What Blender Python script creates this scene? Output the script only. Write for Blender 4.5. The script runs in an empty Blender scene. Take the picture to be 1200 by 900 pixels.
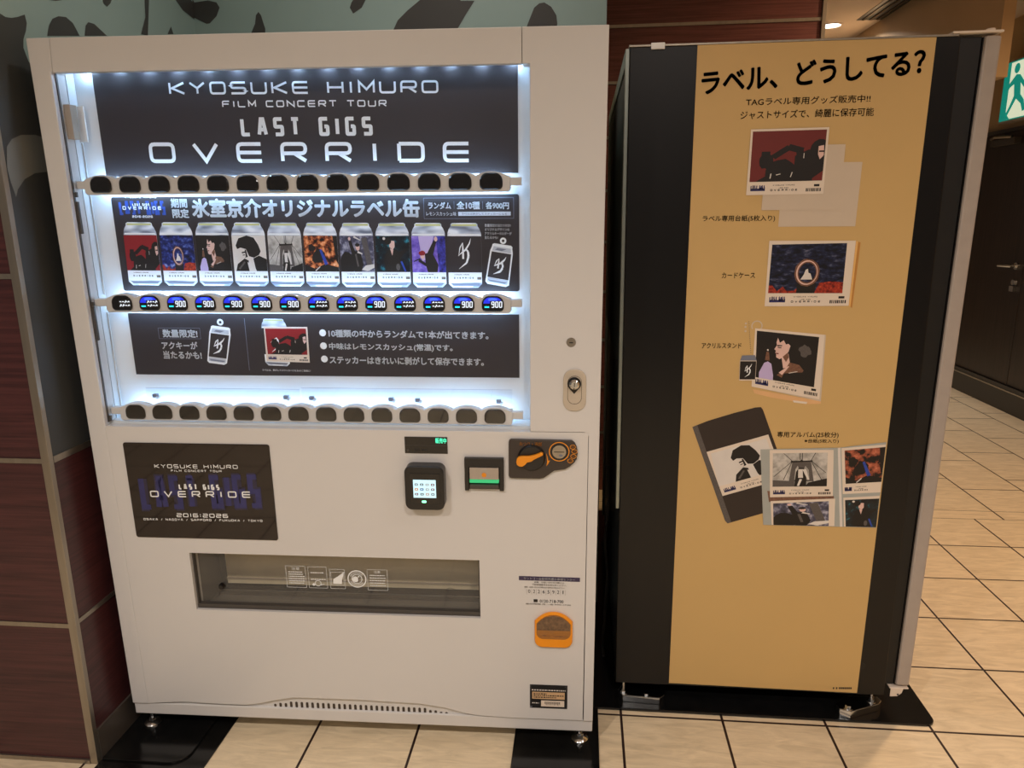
import bpy, bmesh, math, random
from mathutils import Matrix, Vector
random.seed(7)
SC = bpy.context.scene
COL = SC.collection
PI = math.pi

# ------------------------------------------------------------------ camera, world, light, exposure
F_PX = 850.5
CAM_POS = Vector((1.2571, -1.6898, 1.4259))
CAM_R = Matrix(((0.9953, 0.0957, -0.0115), (-0.0102, 0.2236, 0.9746), (-0.0959, 0.9700, -0.2235)))
_f = CAM_R[2].normalized()
_r = (CAM_R[0] - _f * CAM_R[0].dot(_f)).normalized()
_u = _r.cross(_f)
cam = bpy.data.cameras.new('camera')
cam.sensor_fit = 'HORIZONTAL'
cam.sensor_width = 36.0
cam.lens = F_PX / 1200 * 36
cam.clip_start = 0.02
cam_ob = bpy.data.objects.new('camera', cam)
COL.objects.link(cam_ob)
cam_ob.matrix_world = Matrix(((_r.x, _u.x, -_f.x, CAM_POS.x), (_r.y, _u.y, -_f.y, CAM_POS.y), (_r.z, _u.z, -_f.z, CAM_POS.z), (0, 0, 0, 1)))
SC.camera = cam_ob

SC.view_settings.view_transform = 'Standard'
SC.view_settings.look = 'None'
SC.view_settings.gamma = 1.0
SC.view_settings.use_curve_mapping = False
SC.view_settings.exposure = 0.0

WORLD_STRENGTH = 0.13
WORLD_COLOR = (1.0, 0.87, 0.74)
LAMP_COLOR = (1.0, 0.895, 0.82)
LAMP_POWER = 22.8
LED_COLOR = (0.44, 0.69, 1.0)
LED_TOP = 38.0
LED_BAR = 26.0
CEIL_Z = 2.8

w = bpy.data.worlds.new('world')
SC.world = w
w.use_nodes = True
w.node_tree.nodes['Background'].inputs[0].default_value = (*WORLD_COLOR, 1)
w.node_tree.nodes['Background'].inputs[1].default_value = WORLD_STRENGTH
try:
    SC.cycles.use_denoising = True
    SC.cycles.max_bounces = 8
    SC.cycles.transparent_max_bounces = 12
    SC.cycles.caustics_reflective = False
    SC.cycles.caustics_refractive = False
    SC.cycles.sample_clamp_indirect = 4.0
except Exception:
    pass

# ceiling downlights: x, y, power factor; last one added to brighten the mural wall
LAMPS = [(0.15, -2.30, 1.45), (1.75, -2.30, 1.45), (3.05, -1.2, 0.4), (3.10, 1.25, 1.05), (3.08, 4.40, 1.0), (0.9, -3.3, 0.6), (0.85, 0.10, 0.20)]

# ------------------------------------------------------------------ materials
MATS = {}
def srgb(*c):
    return tuple(((x / 255) / 12.92 if x / 255 <= 0.04045 else ((x / 255 + 0.055) / 1.055) ** 2.4) for x in c)

def mat(name, col, rough=0.5, metal=0.0, spec=0.5, var=0.04, scale=25.0, emit=None, estr=0.0, bump=0.0, stretch=(1, 1, 1), coat=0.0, col2=None, trans=0.0, alpha=1.0):
    """one principled material with a little noise in colour and, if asked, bump"""
    if name in MATS: return MATS[name]
    m = bpy.data.materials.new(name); m.use_nodes = True
    N, L = m.node_tree.nodes, m.node_tree.links
    b = N['Principled BSDF']
    b.inputs['Roughness'].default_value = rough
    b.inputs['Metallic'].default_value = metal
    b.inputs['Specular IOR Level'].default_value = spec
    b.inputs['Coat Weight'].default_value = coat
    b.inputs['Transmission Weight'].default_value = trans
    b.inputs['Alpha'].default_value = alpha
    tc = N.new('ShaderNodeTexCoord'); mp = N.new('ShaderNodeMapping'); nz = N.new('ShaderNodeTexNoise')
    mp.inputs['Scale'].default_value = stretch
    nz.inputs['Scale'].default_value = scale; nz.inputs['Detail'].default_value = 4
    L.new(tc.outputs['Object'], mp.inputs[0]); L.new(mp.outputs[0], nz.inputs['Vector'])
    rp = N.new('ShaderNodeValToRGB')
    a = [max(0, c * (1 - var)) for c in col]; d = [min(1, c * (1 + var)) for c in (col2 or col)]
    rp.color_ramp.elements[0].position = 0.3; rp.color_ramp.elements[1].position = 0.7
    rp.color_ramp.elements[0].color = (*a, 1); rp.color_ramp.elements[1].color = (*d, 1)
    L.new(nz.outputs['Fac'], rp.inputs[0]); L.new(rp.outputs[0], b.inputs['Base Color'])
    if bump:
        bp = N.new('ShaderNodeBump'); bp.inputs['Strength'].default_value = bump; bp.inputs['Distance'].default_value = 0.003
        L.new(nz.outputs['Fac'], bp.inputs['Height']); L.new(bp.outputs[0], b.inputs['Normal'])
    if emit:
        b.inputs['Emission Color'].default_value = (*emit, 1); b.inputs['Emission Strength'].default_value = estr
    MATS[name] = m
    return m

def noise_print(name, stops, scale, detail=5, stretch=(1, 1, 1), rough=0.35, grad=None):
    """a printed picture surface: noise (or a slope along an axis) through a colour ramp"""
    m = bpy.data.materials.new(name); m.use_nodes = True
    N, L = m.node_tree.nodes, m.node_tree.links
    b = N['Principled BSDF']; b.inputs['Roughness'].default_value = rough
    tc = N.new('ShaderNodeTexCoord'); mp = N.new('ShaderNodeMapping'); nz = N.new('ShaderNodeTexNoise')
    mp.inputs['Scale'].default_value = stretch
    nz.inputs['Scale'].default_value = scale; nz.inputs['Detail'].default_value = detail; nz.inputs['Roughness'].default_value = 0.6
    L.new(tc.outputs['Object'], mp.inputs[0]); L.new(mp.outputs[0], nz.inputs['Vector'])
    rp = N.new('ShaderNodeValToRGB')
    e = rp.color_ramp.elements
    while len(e) < len(stops): e.new(0.5)
    for k, (p, c) in enumerate(stops): e[k].position = p; e[k].color = (*c, 1)
    L.new(nz.outputs['Fac'], rp.inputs[0]); L.new(rp.outputs[0], b.inputs['Base Color'])
    MATS[name] = m
    return m

def glass(name, tint=(1, 1, 1), refl=1.0, rough=0.02, haze=0.0):
    """thin clear sheet: see-through with Fresnel reflections"""
    m = bpy.data.materials.new(name); m.use_nodes = True
    N, L = m.node_tree.nodes, m.node_tree.links
    N.remove(N['Principled BSDF'])
    out = N['Material Output']
    t = N.new('ShaderNodeBsdfTransparent'); t.inputs[0].default_value = (*tint, 1)
    g = N.new('ShaderNodeBsdfGlossy'); g.inputs['Roughness'].default_value = rough; g.inputs[0].default_value = (refl, refl, refl, 1)
    lw = N.new('ShaderNodeLayerWeight'); lw.inputs[0].default_value = 0.5
    pw = N.new('ShaderNodeMath'); pw.operation = 'POWER'; pw.inputs[1].default_value = 5.0; L.new(lw.outputs['Facing'], pw.inputs[0])
    fr = N.new('ShaderNodeMath'); fr.operation = 'MULTIPLY_ADD'; fr.inputs[1].default_value = 0.9; fr.inputs[2].default_value = 0.045; L.new(pw.outputs[0], fr.inputs[0])
    mx = N.new('ShaderNodeMixShader')
    L.new(fr.outputs[0], mx.inputs[0]); L.new(t.outputs[0], mx.inputs[1]); L.new(g.outputs[0], mx.inputs[2])
    last = mx
    if haze:
        d = N.new('ShaderNodeBsdfDiffuse'); d.inputs[0].default_value = (0.8, 0.78, 0.74, 1)
        m2 = N.new('ShaderNodeMixShader'); m2.inputs[0].default_value = haze
        L.new(mx.outputs[0], m2.inputs[1]); L.new(d.outputs[0], m2.inputs[2]); last = m2
    L.new(last.outputs[0], out.inputs[0])
    MATS[name] = m
    return m

M_WHITE = mat('white_enamel', srgb(214, 213, 212), 0.32, var=0.01, scale=3, coat=0.15)
M_SEAM = mat('seam_shadow_gap', srgb(70, 60, 50), 0.8)
M_BLACK = mat('black_plastic', (0.012, 0.011, 0.011), 0.35)
M_GLOSS = mat('glossy_black', (0.007, 0.006, 0.007), 0.12, var=0.1)
M_PANEL = mat('dark_brown_gloss_panel', srgb(36, 28, 26), 0.04, var=0.03)
M_STEEL = mat('brushed_steel', srgb(168, 160, 148), 0.34, metal=0.9, var=0.08, scale=60, stretch=(1, 1, 0.1))
M_CHROME = mat('bright_zinc', srgb(215, 218, 220), 0.16, metal=1.0, var=0.05)
M_GALV = mat('galvanised_sheet', srgb(150, 158, 152), 0.35, metal=0.7, var=0.12, scale=14)
M_GREY = mat('warm_grey_plastic', srgb(176, 164, 150), 0.45)
M_DGREY = mat('dark_grey_plastic', srgb(70, 66, 62), 0.45)
M_INNER = mat('white_inner_liner', srgb(226, 232, 236), 0.5, var=0.015, scale=6)
M_INK = mat('white_ink', srgb(240, 244, 246), 0.5, var=0.0)
M_INKD = mat('black_ink', srgb(22, 16, 14), 0.5, var=0.0)
M_INKG = mat('grey_ink', srgb(120, 110, 100), 0.5, var=0.0)
M_SHEET = mat('printed_black_sheet', srgb(50, 44, 46), 0.4, var=0.05, scale=8)
M_YELLOW = mat('yellow_poster_paper', srgb(206, 172, 112), 0.5, var=0.012, scale=5)
M_CARD = mat('white_card', srgb(228, 214, 198), 0.45, var=0.01)
M_CARDG = mat('grey_card', srgb(206, 190, 170), 0.5, var=0.01)
M_ORANGE = mat('orange_plastic', srgb(240, 150, 20), 0.35)
M_RED = mat('print_red', srgb(140, 30, 36), 0.4, var=0.05)
M_DRED = mat('print_dark_red', srgb(112, 40, 36), 0.4, var=0.05)
M_SKIN = mat('print_skin', srgb(226, 190, 180), 0.4)
M_BROWN = mat('print_brown', srgb(120, 84, 66), 0.4, var=0.3, scale=300)
M_PALE = mat('print_pale', srgb(222, 216, 210), 0.4)
M_GREYP = mat('print_grey', srgb(90, 84, 82), 0.4, var=0.2, scale=400)
M_BLUEP = mat('print_blue', srgb(40, 70, 170), 0.4, var=0.2, scale=90)
M_NAVY = mat('print_navy_glow', srgb(52, 52, 104), 0.5, var=0.15, scale=40)
M_NAVY2 = mat('print_navy_faint', srgb(50, 45, 66), 0.5, var=0.1, scale=40)
M_LILAC = mat('print_lilac', srgb(196, 180, 226), 0.4)
M_SILVER = mat('print_silver', srgb(196, 202, 212), 0.35, var=0.05)
M_SILVERD = mat('print_silver_dark', srgb(120, 126, 142), 0.35, var=0.05)
M_LID = mat('print_lid_gold', srgb(196, 196, 130), 0.35)
M_CLEAR = glass('clear_acrylic', (0.96, 0.98, 1.0))
M_PANE = glass('window_glass', (0.97, 0.98, 0.99), 0.9)
M_FLAP = glass('smoky_flap', (0.88, 0.87, 0.83), 0.9, haze=0.07)
M_AMBER = mat('amber_clear_plastic', srgb(210, 140, 60), 0.15, trans=0.5)
M_SKY = noise_print('print_cloud_sky', [(0.36, srgb(10, 12, 30)), (0.52, srgb(30, 42, 110)), (0.64, srgb(90, 110, 180)), (0.75, srgb(214, 220, 236))], 70, stretch=(1, 1, 1.2))
M_SKYD = noise_print('print_dark_cloud_sky', [(0.40, srgb(16, 16, 24)), (0.56, srgb(34, 40, 70)), (0.68, srgb(96, 100, 124)), (0.78, srgb(190, 186, 186))], 45, stretch=(1, 1, 2.4))
M_FIRE = noise_print('print_flame', [(0.40, srgb(16, 10, 10)), (0.47, srgb(120, 50, 22)), (0.58, srgb(230, 140, 84)), (0.75, srgb(255, 210, 170))], 70)
M_FIRED = noise_print('print_flame_dull', [(0.46, srgb(16, 12, 12)), (0.50, srgb(120, 58, 40)), (0.62, srgb(190, 104, 76)), (0.8, srgb(220, 160, 130))], 40)
M_TEAL = noise_print('print_teal_dark', [(0.42, srgb(12, 12, 18)), (0.58, srgb(16, 38, 48)), (0.72, srgb(50, 150, 170))], 60)
M_STAGE = noise_print('print_stage', [(0.3, srgb(20, 20, 32)), (0.5, srgb(80, 80, 104)), (0.7, srgb(200, 200, 220))], 50)
M_PURPLE = noise_print('print_purple', [(0.3, srgb(60, 50, 140)), (0.5, srgb(120, 96, 200)), (0.7, srgb(190, 170, 236))], 40)
M_VIOLET = noise_print('print_violet', [(0.4, srgb(30, 24, 84)), (0.6, srgb(70, 70, 180)), (0.75, srgb(120, 150, 240))], 60)
M_ROCK = noise_print('print_red_rock', [(0.35, srgb(90, 24, 20)), (0.6, srgb(180, 60, 40)), (0.8, srgb(226, 130, 80))], 160)
M_BRICKG = noise_print('print_pale_grain', [(0.35, srgb(150, 146, 140)), (0.6, srgb(206, 202, 196))], 40)
M_ALBUM = mat('album_sleeve', srgb(168, 172, 168), 0.4)
M_ALBUMD = mat('album_dark_cover', srgb(46, 36, 32), 0.5)
M_CABLK = mat('matt_black_cabinet', (0.003, 0.0026, 0.003), 0.34, spec=0.4, var=0.08, scale=7)
M_BAFFLE = mat('beige_baffle', srgb(232, 220, 192), 0.5)
M_GALVD = mat('dull_steel_floor', srgb(130, 126, 120), 0.45, metal=0.3, var=0.1, scale=10)
M_RUBBER = mat('black_gasket', (0.003, 0.003, 0.003), 0.5)
M_PLATE = mat('black_stone_plate', (0.006, 0.006, 0.006), 0.16, var=0.3, scale=30, bump=0.03)
M_EMBLUE = mat('lit_blue_glow', (0.01, 0.01, 0.1), 0.3, emit=(0.015, 0.03, 0.8), estr=1.1)
M_EMBLUE2 = mat('lit_blue_core', (0.01, 0.01, 0.1), 0.3, emit=(0.04, 0.10, 1.0), estr=2.0)
M_EMCYAN = mat('lit_cyan_mark', (0.01, 0.1, 0.1), 0.3, emit=(0.02, 0.75, 0.9), estr=1.6)
M_EMWHITE = mat('lit_white_digits', (0.2, 0.2, 0.2), 0.3, emit=(0.85, 0.92, 1.0), estr=1.15)
M_EMGREEN = mat('lit_green_dots', (0.0, 0.1, 0.05), 0.3, emit=(0.10, 1.0, 0.55), estr=1.6)
M_EMGREEN2 = mat('lit_green_bar', (0.0, 0.1, 0.03), 0.3, emit=(0.05, 0.62, 0.22), estr=0.8)
M_SCREEN = mat('lit_screen', (0.1, 0.1, 0.1), 0.3, emit=(0.62, 0.93, 1.0), estr=1.1)
M_LEDTOP = mat('led_chip', (0.8, 0.8, 0.8), 0.5, emit=LED_COLOR, estr=LED_TOP * 4)
M_LEDBAR = mat('led_bar', (0.8, 0.8, 0.8), 0.5, emit=LED_COLOR, estr=LED_BAR)
M_LEDBAR2 = mat('led_bar_dim', (0.8, 0.8, 0.8), 0.5, emit=LED_COLOR, estr=LED_BAR * 0.45)
M_CANSIL = noise_print('print_can_silver', [(0.30, srgb(110, 116, 132)), (0.48, srgb(190, 198, 212)), (0.62, srgb(236, 240, 246))], 28, detail=1, stretch=(0.7, 1, 1.8))
M_SIGNW = mat('sign_lit_white', srgb(230, 236, 200), 0.4, emit=srgb(226, 236, 205), estr=0.75)
M_SIGNG = mat('sign_lit_green', srgb(20, 140, 120), 0.4, emit=srgb(20, 140, 122), estr=0.7)

def wood(name, c1, c2, rough=0.3, vertical=False, s=1.0):
    m = bpy.data.materials.new(name); m.use_nodes = True
    N, L = m.node_tree.nodes, m.node_tree.links
    b = N['Principled BSDF']; b.inputs['Roughness'].default_value = rough
    tc = N.new('ShaderNodeTexCoord'); mp = N.new('ShaderNodeMapping')
    mp.inputs['Scale'].default_value = (26 * s, 26 * s, 1.0 * s) if vertical else (1.2 * s, 1.2 * s, 42 * s)
    nz = N.new('ShaderNodeTexNoise'); nz.inputs['Scale'].default_value = 3.0; nz.inputs['Detail'].default_value = 7; nz.inputs['Roughness'].default_value = 0.65
    rp = N.new('ShaderNodeValToRGB'); rp.color_ramp.elements[0].position = 0.34; rp.color_ramp.elements[1].position = 0.68
    rp.color_ramp.elements[0].color = (*c1, 1); rp.color_ramp.elements[1].color = (*c2, 1)
    L.new(tc.outputs['Object'], mp.inputs[0]); L.new(mp.outputs[0], nz.inputs['Vector']); L.new(nz.outputs['Fac'], rp.inputs[0]); L.new(rp.outputs[0], b.inputs['Base Color'])
    MATS[name] = m
    return m
M_WOODL = wood('dark_red_laminate', srgb(54, 28, 31), srgb(84, 46, 47), 0.32)
M_WOODB = wood('warm_brown_laminate', srgb(104, 58, 56), srgb(142, 86, 80), 0.35)
M_WOODD = wood('blackish_door_veneer', srgb(34, 27, 25), srgb(56, 45, 40), 0.35, vertical=True)
M_MURAL = mat('sage_mural_paint', srgb(150, 176, 174), 0.45, var=0.05, scale=2)
M_LEAF = mat('charcoal_leaf_paint', srgb(66, 68, 68), 0.45, var=0.05, scale=4)
M_LEAFW = mat('pale_leaf_paint', srgb(120, 122, 118), 0.45, var=0.05, scale=4)
M_CEIL = mat('ceiling_paint', srgb(214, 196, 178), 0.8, var=0.02, scale=3)
M_BEIGE = mat('beige_wall_paint', srgb(190, 162, 124), 0.7, var=0.03, scale=3)
M_BASEB = mat('black_baseboard', (0.012, 0.011, 0.011), 0.3)
M_SKIRT = mat('grey_steel_skirting', srgb(112, 104, 96), 0.35, metal=0.6, var=0.1, scale=8)

def tile_mat(name, bw, bh, ox, oy, swap=False, offset=0.0):
    m = bpy.data.materials.new(name); m.use_nodes = True
    N, L = m.node_tree.nodes, m.node_tree.links
    b = N['Principled BSDF']
    geo = N.new('ShaderNodeNewGeometry'); sp = N.new('ShaderNodeSeparateXYZ'); cb = N.new('ShaderNodeCombineXYZ')
    L.new(geo.outputs['Position'], sp.inputs[0])
    def sub(o, v):
        s = N.new('ShaderNodeMath'); s.operation = 'SUBTRACT'; L.new(o, s.inputs[0]); s.inputs[1].default_value = v; return s.outputs[0]
    x, y = sub(sp.outputs[0], ox - 30 * (bh if swap else bw)), sub(sp.outputs[1], oy - 30 * (bw if swap else bh))
    L.new(y if swap else x, cb.inputs[0]); L.new(x if swap else y, cb.inputs[1])
    br = N.new('ShaderNodeTexBrick')
    br.offset = offset; br.offset_frequency = 2; br.squash = 1.0
    br.inputs['Scale'].default_value = 1.0; br.inputs['Brick Width'].default_value = bw; br.inputs['Row Height'].default_value = bh
    br.inputs['Mortar Size'].default_value = 0.0040; br.inputs['Mortar Smooth'].default_value = 0.2; br.inputs['Bias'].default_value = 0.0
    br.inputs['Color1'].default_value = (*srgb(234, 219, 188), 1); br.inputs['Color2'].default_value = (*srgb(240, 224, 193), 1)
    br.inputs['Mortar'].default_value = (*srgb(44, 26, 24), 1)
    L.new(cb.outputs[0], br.inputs['Vector'])
    nz = N.new('ShaderNodeTexNoise'); nz.inputs['Scale'].default_value = 8; nz.inputs['Detail'].default_value = 8; nz.inputs['Roughness'].default_value = 0.62; nz.inputs['Distortion'].default_value = 1.2
    mp = N.new('ShaderNodeMapping'); mp.inputs['Scale'].default_value = (1, 4.5, 1)
    L.new(geo.outputs['Position'], mp.inputs[0]); L.new(mp.outputs[0], nz.inputs['Vector'])
    rp = N.new('ShaderNodeValToRGB'); rp.color_ramp.elements[0].position = 0.3; rp.color_ramp.elements[1].position = 0.75
    rp.color_ramp.elements[0].color = (0.76, 0.73, 0.69, 1); rp.color_ramp.elements[1].color = (1.08, 1.06, 1.04, 1)
    L.new(nz.outputs['Fac'], rp.inputs[0])
    mx = N.new('ShaderNodeMix'); mx.data_type = 'RGBA'; mx.blend_type = 'MULTIPLY'; mx.inputs[0].default_value = 1.0
    L.new(br.outputs['Color'], mx.inputs[6]); L.new(rp.outputs[0], mx.inputs[7]); L.new(mx.outputs[2], b.inputs['Base Color'])
    b.inputs['Roughness'].default_value = 0.42
    bp = N.new('ShaderNodeBump'); bp.inputs['Strength'].default_value = 0.25; bp.inputs['Distance'].default_value = 0.002
    iv = N.new('ShaderNodeMath'); iv.operation = 'SUBTRACT'; iv.inputs[0].default_value = 1.0; L.new(br.outputs['Fac'], iv.inputs[1])
    ad = N.new('ShaderNodeMath'); ad.operation = 'MULTIPLY_ADD'; L.new(nz.outputs['Fac'], ad.inputs[0]); ad.inputs[1].default_value = 0.25; L.new(iv.outputs[0], ad.inputs[2])
    L.new(ad.outputs[0], bp.inputs['Height']); L.new(bp.outputs[0], b.inputs['Normal'])
    return m
TA, TB, TOX, TOY = 0.2906, 0.3099, 1.381, 0.1887
M_TILE = tile_mat('square_stone_tiles', TA, TB, TOX, TOY)
M_TILEF = tile_mat('staggered_stone_tiles', 0.475, 0.300, 3.26, 2.292, swap=True, offset=0.333)
M_TILEB = tile_mat('border_stone_tiles', 0.600, 0.104, 3.26, 1.731)

# ------------------------------------------------------------------ mesh helpers
class MB:
    def __init__(s): s.v = []; s.f = []; s.m = []; s.mats = []
    def mi(s, mt):
        if mt not in s.mats: s.mats.append(mt)
        return s.mats.index(mt)
    def face(s, pts, mt):
        b = len(s.v); s.v += [tuple(p) for p in pts]; s.f.append(list(range(b, b + len(pts)))); s.m.append(s.mi(mt))
    def box(s, x0, x1, y0, y1, z0, z1, mt):
        b = len(s.v)
        s.v += [(x, y, z) for z in (z0, z1) for y in (y0, y1) for x in (x0, x1)]
        for q in ((0, 2, 3, 1), (4, 5, 7, 6), (0, 1, 5, 4), (2, 6, 7, 3), (0, 4, 6, 2), (1, 3, 7, 5)):
            s.f.append([b + i for i in q]); s.m.append(s.mi(mt))
        return s
    def prism(s, poly, v0, v1, mt, side=None):
        """poly in (x,z), counter-clockwise seen from the front (-y); from depth v0 (front) to v1 (back)"""
        a = sum(poly[i][0] * poly[(i + 1) % len(poly)][1] - poly[(i + 1) % len(poly)][0] * poly[i][1] for i in range(len(poly)))
        if a < 0: poly = poly[::-1]
        n = len(poly); b = len(s.v)
        s.v += [(x, v0, z) for x, z in poly] + [(x, v1, z) for x, z in poly]
        s.f.append([b + i for i in range(n)]); s.m.append(s.mi(mt))
        s.f.append([b + n + i for i in reversed(range(n))]); s.m.append(s.mi(mt))
        for i in range(n):
            j = (i + 1) % n
            s.f.append([b + i, b + n + i, b + n + j, b + j]); s.m.append(s.mi(side or mt))
        return s
    def flat(s, poly, v, mt):
        a = sum(poly[i][0] * poly[(i + 1) % len(poly)][1] - poly[(i + 1) % len(poly)][0] * poly[i][1] for i in range(len(poly)))
        if a < 0: poly = poly[::-1]
        s.face([(x, v, z) for x, z in poly], mt); return s
    def grid(s, us, zs, holes, v0, v1, mt):
        """slab on a grid of cut lines with cells left out"""
        idx = {}
        def vid(i, j, k):
            if (i, j, k) not in idx: idx[(i, j, k)] = len(s.v); s.v.append((us[i], (v0, v1)[k], zs[j]))
            return idx[(i, j, k)]
        nu, nz = len(us) - 1, len(zs) - 1
        full = lambda i, j: 0 <= i < nu and 0 <= j < nz and (i, j) not in holes
        for i in range(nu):
            for j in range(nz):
                if not full(i, j): continue
                q = [vid(i, j, 0), vid(i + 1, j, 0), vid(i + 1, j + 1, 0), vid(i, j + 1, 0)]; r = [vid(i, j, 1), vid(i + 1, j, 1), vid(i + 1, j + 1, 1), vid(i, j + 1, 1)]
                fs = [q, r[::-1]]
                if not full(i, j - 1): fs.append([r[0], r[1], q[1], q[0]])
                if not full(i + 1, j): fs.append([q[1], r[1], r[2], q[2]])
                if not full(i, j + 1): fs.append([q[3], q[2], r[2], r[3]])
                if not full(i - 1, j): fs.append([r[0], q[0], q[3], r[3]])
                for f in fs: s.f.append(f); s.m.append(s.mi(mt))
        return s
    def lathe(s, prof, c, axis, mt, n=24, start=0.0, span=2 * PI):
        """profile (radius, height) turned about an axis through c"""
        b = len(s.v); ax = {'x': 0, 'y': 1, 'z': 2}[axis]
        closed = span > 6.28; nn = n if closed else n + 1
        for r, h in prof:
            for k in range(nn):
                a = start + span * k / n; p = [0, 0, 0]; p[ax] = h
                p[(ax + 1) % 3] = r * math.cos(a); p[(ax + 2) % 3] = r * math.sin(a)
                s.v.append((c[0] + p[0], c[1] + p[1], c[2] + p[2]))
        for i in range(len(prof) - 1):
            for k in range(n):
                k2 = (k + 1) % nn
                s.f.append([b + i * nn + k, b + i * nn + k2, b + (i + 1) * nn + k2, b + (i + 1) * nn + k]); s.m.append(s.mi(mt))
        return s
    def tube(s, pts, r, mt, n=8):
        pts = [Vector(p) for p in pts]; b = len(s.v)
        for i, p in enumerate(pts):
            t = (pts[min(i + 1, len(pts) - 1)] - pts[max(i - 1, 0)]).normalized()
            a = t.cross(Vector((0, 0, 1)) if abs(t.z) < 0.9 else Vector((1, 0, 0))).normalized(); c = t.cross(a)
            for k in range(n): s.v.append(tuple(p + a * r * math.cos(2 * PI * k / n) + c * r * math.sin(2 * PI * k / n)))
        for i in range(len(pts) - 1):
            for k in range(n):
                s.f.append([b + i * n + k, b + i * n + (k + 1) % n, b + (i + 1) * n + (k + 1) % n, b + (i + 1) * n + k]); s.m.append(s.mi(mt))
        for e in (0, len(pts) - 1): s.f.append([b + e * n + k for k in range(n)]); s.m.append(s.mi(mt))
        return s
    def mesh(s, name):
        me = bpy.data.meshes.new(name); me.from_pydata(s.v, [], s.f)
        for mt in s.mats: me.materials.append(mt)
        me.polygons.foreach_set('material_index', s.m); me.update()
        return me
    def build(s, name, parent=None, bevel=0.0, smooth=False, matrix=None, fix=False):
        me = s.mesh(name)
        if fix:
            bm = bmesh.new(); bm.from_mesh(me); bmesh.ops.recalc_face_normals(bm, faces=bm.faces); bm.to_mesh(me); bm.free()
        if smooth:
            me.polygons.foreach_set('use_smooth', [True] * len(me.polygons))
            me.set_sharp_from_angle(angle=math.radians(35))
        o = bpy.data.objects.new(name, me); COL.objects.link(o)
        if parent: o.parent = parent
        if matrix is not None: o.matrix_world = matrix
        if bevel:
            md = o.modifiers.new('edge', 'BEVEL'); md.width = bevel; md.segments = 2; md.limit_method = 'ANGLE'; md.angle_limit = math.radians(50)
        return o

def tag(o, label=None, cat=None, group=None, kind=None):
    if label: o['label'] = label
    if cat: o['category'] = cat
    if group: o['group'] = group
    if kind: o['kind'] = kind
    return o
def empty(name, matrix, label, cat, group=None):
    o = bpy.data.objects.new(name, None); COL.objects.link(o); o.matrix_world = matrix; o.empty_display_size = 0.1
    return tag(o, label, cat, group)
def rounded(x0, x1, z0, z1, r, n=5, rs=None):
    """rounded rectangle; rs = radii for bottom-left, bottom-right, top-right, top-left"""
    rs = rs or (r,) * 4; out = []
    for (cx, cz, a0), q in zip(((x0, z0, PI), (x1, z0, 1.5 * PI), (x1, z1, 0), (x0, z1, 0.5 * PI)), rs):
        sx = 1 if cx == x0 else -1; sz = 1 if cz == z0 else -1
        for k in range(n + 1):
            a = a0 + 0.5 * PI * k / n
            out.append((cx + sx * q + q * math.cos(a), cz + sz * q + q * math.sin(a)))
    return out
def circle(cx, cz, r, n=24, rz=None):
    return [(cx + r * math.cos(2 * PI * k / n), cz + (rz or r) * math.sin(2 * PI * k / n)) for k in range(n)]

def pixel_ray(px, py):
    return _r * ((px - 600) / F_PX) - _u * ((py - 450) / F_PX) + _f
class Frame:
    """a vertical plane with its own axes (x right, y into it, z up); measures where a photo pixel falls on it"""
    def __init__(s, M): s.M = M.copy(); s.I = M.inverted()
    def at(s, px, py, v=0.0):
        c = s.I @ CAM_POS; d = s.I.to_3x3() @ pixel_ray(px, py)
        q = c + d * ((v - c.y) / d.y); return (q.x, q.z)
    def quad(s, q, v=0.0): return [s.at(*p, v) for p in q]
    def sub(s, x, y, z): return Frame(s.M @ Matrix.Translation((x, y, z)))
def on_floor(px, py, z=0.0):
    d = pixel_ray(px, py); return CAM_POS + d * ((z - CAM_POS.z) / d.z)
def bil(Q, s, t):
    """Q = TL, TR, BR, BL in plane units; s right, t up"""
    top = (Q[0][0] + (Q[1][0] - Q[0][0]) * s, Q[0][1] + (Q[1][1] - Q[0][1]) * s)
    bot = (Q[3][0] + (Q[2][0] - Q[3][0]) * s, Q[3][1] + (Q[2][1] - Q[3][1]) * s)
    return (bot[0] + (top[0] - bot[0]) * t, bot[1] + (top[1] - bot[1]) * t)

# ------------------------------------------------------------------ lettering
def fillet(pts, r, closed=False, n=4):
    out = []; N = len(pts)
    for i, p in enumerate(pts):
        if not closed and i in (0, N - 1): out.append(p); continue
        a, b = Vector(pts[i - 1]), Vector(pts[(i + 1) % N]); p = Vector(p)
        d0, d1 = (a - p), (b - p); rr = min(r, d0.length * 0.5, d1.length * 0.5)
        if rr < 1e-6 or abs(d0.normalized().cross(d1.normalized())) < 0.05 if False else rr < 1e-6: out.append(tuple(p)); continue
        q0, q1 = p + d0.normalized() * rr, p + d1.normalized() * rr
        for k in range(n + 1):
            t = k / n; out.append(tuple(q0 * (1 - t) ** 2 + p * 2 * t * (1 - t) + q1 * t * t))
    return out
def ribbon(pts, wd, closed=False):
    """outline pairs of a stroke with mitred joints -> list of quads"""
    P = [Vector(p) for p in pts]; N = len(P); L = []; R = []
    for i in range(N):
        a = P[i - 1] if (i > 0 or closed) else None; b = P[(i + 1) % N] if (i < N - 1 or closed) else None
        t0 = (P[i] - a).normalized() if a is not None else None; t1 = (b - P[i]).normalized() if b is not None else None
        t0 = t0 if t0 is not None else t1; t1 = t1 if t1 is not None else t0
        n0 = Vector((-t0.y, t0.x)); n1 = Vector((-t1.y, t1.x)); n = n0 + n1
        if n.length < 1e-3: n = n0
        n.normalize(); k = wd * 0.5 / max(0.35, n.dot(n0))
        L.append(P[i] + n * k); R.append(P[i] - n * k)
    return [(L[i], R[i], R[(i + 1) % N], L[(i + 1) % N]) for i in range(N if closed else N - 1)]
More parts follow.
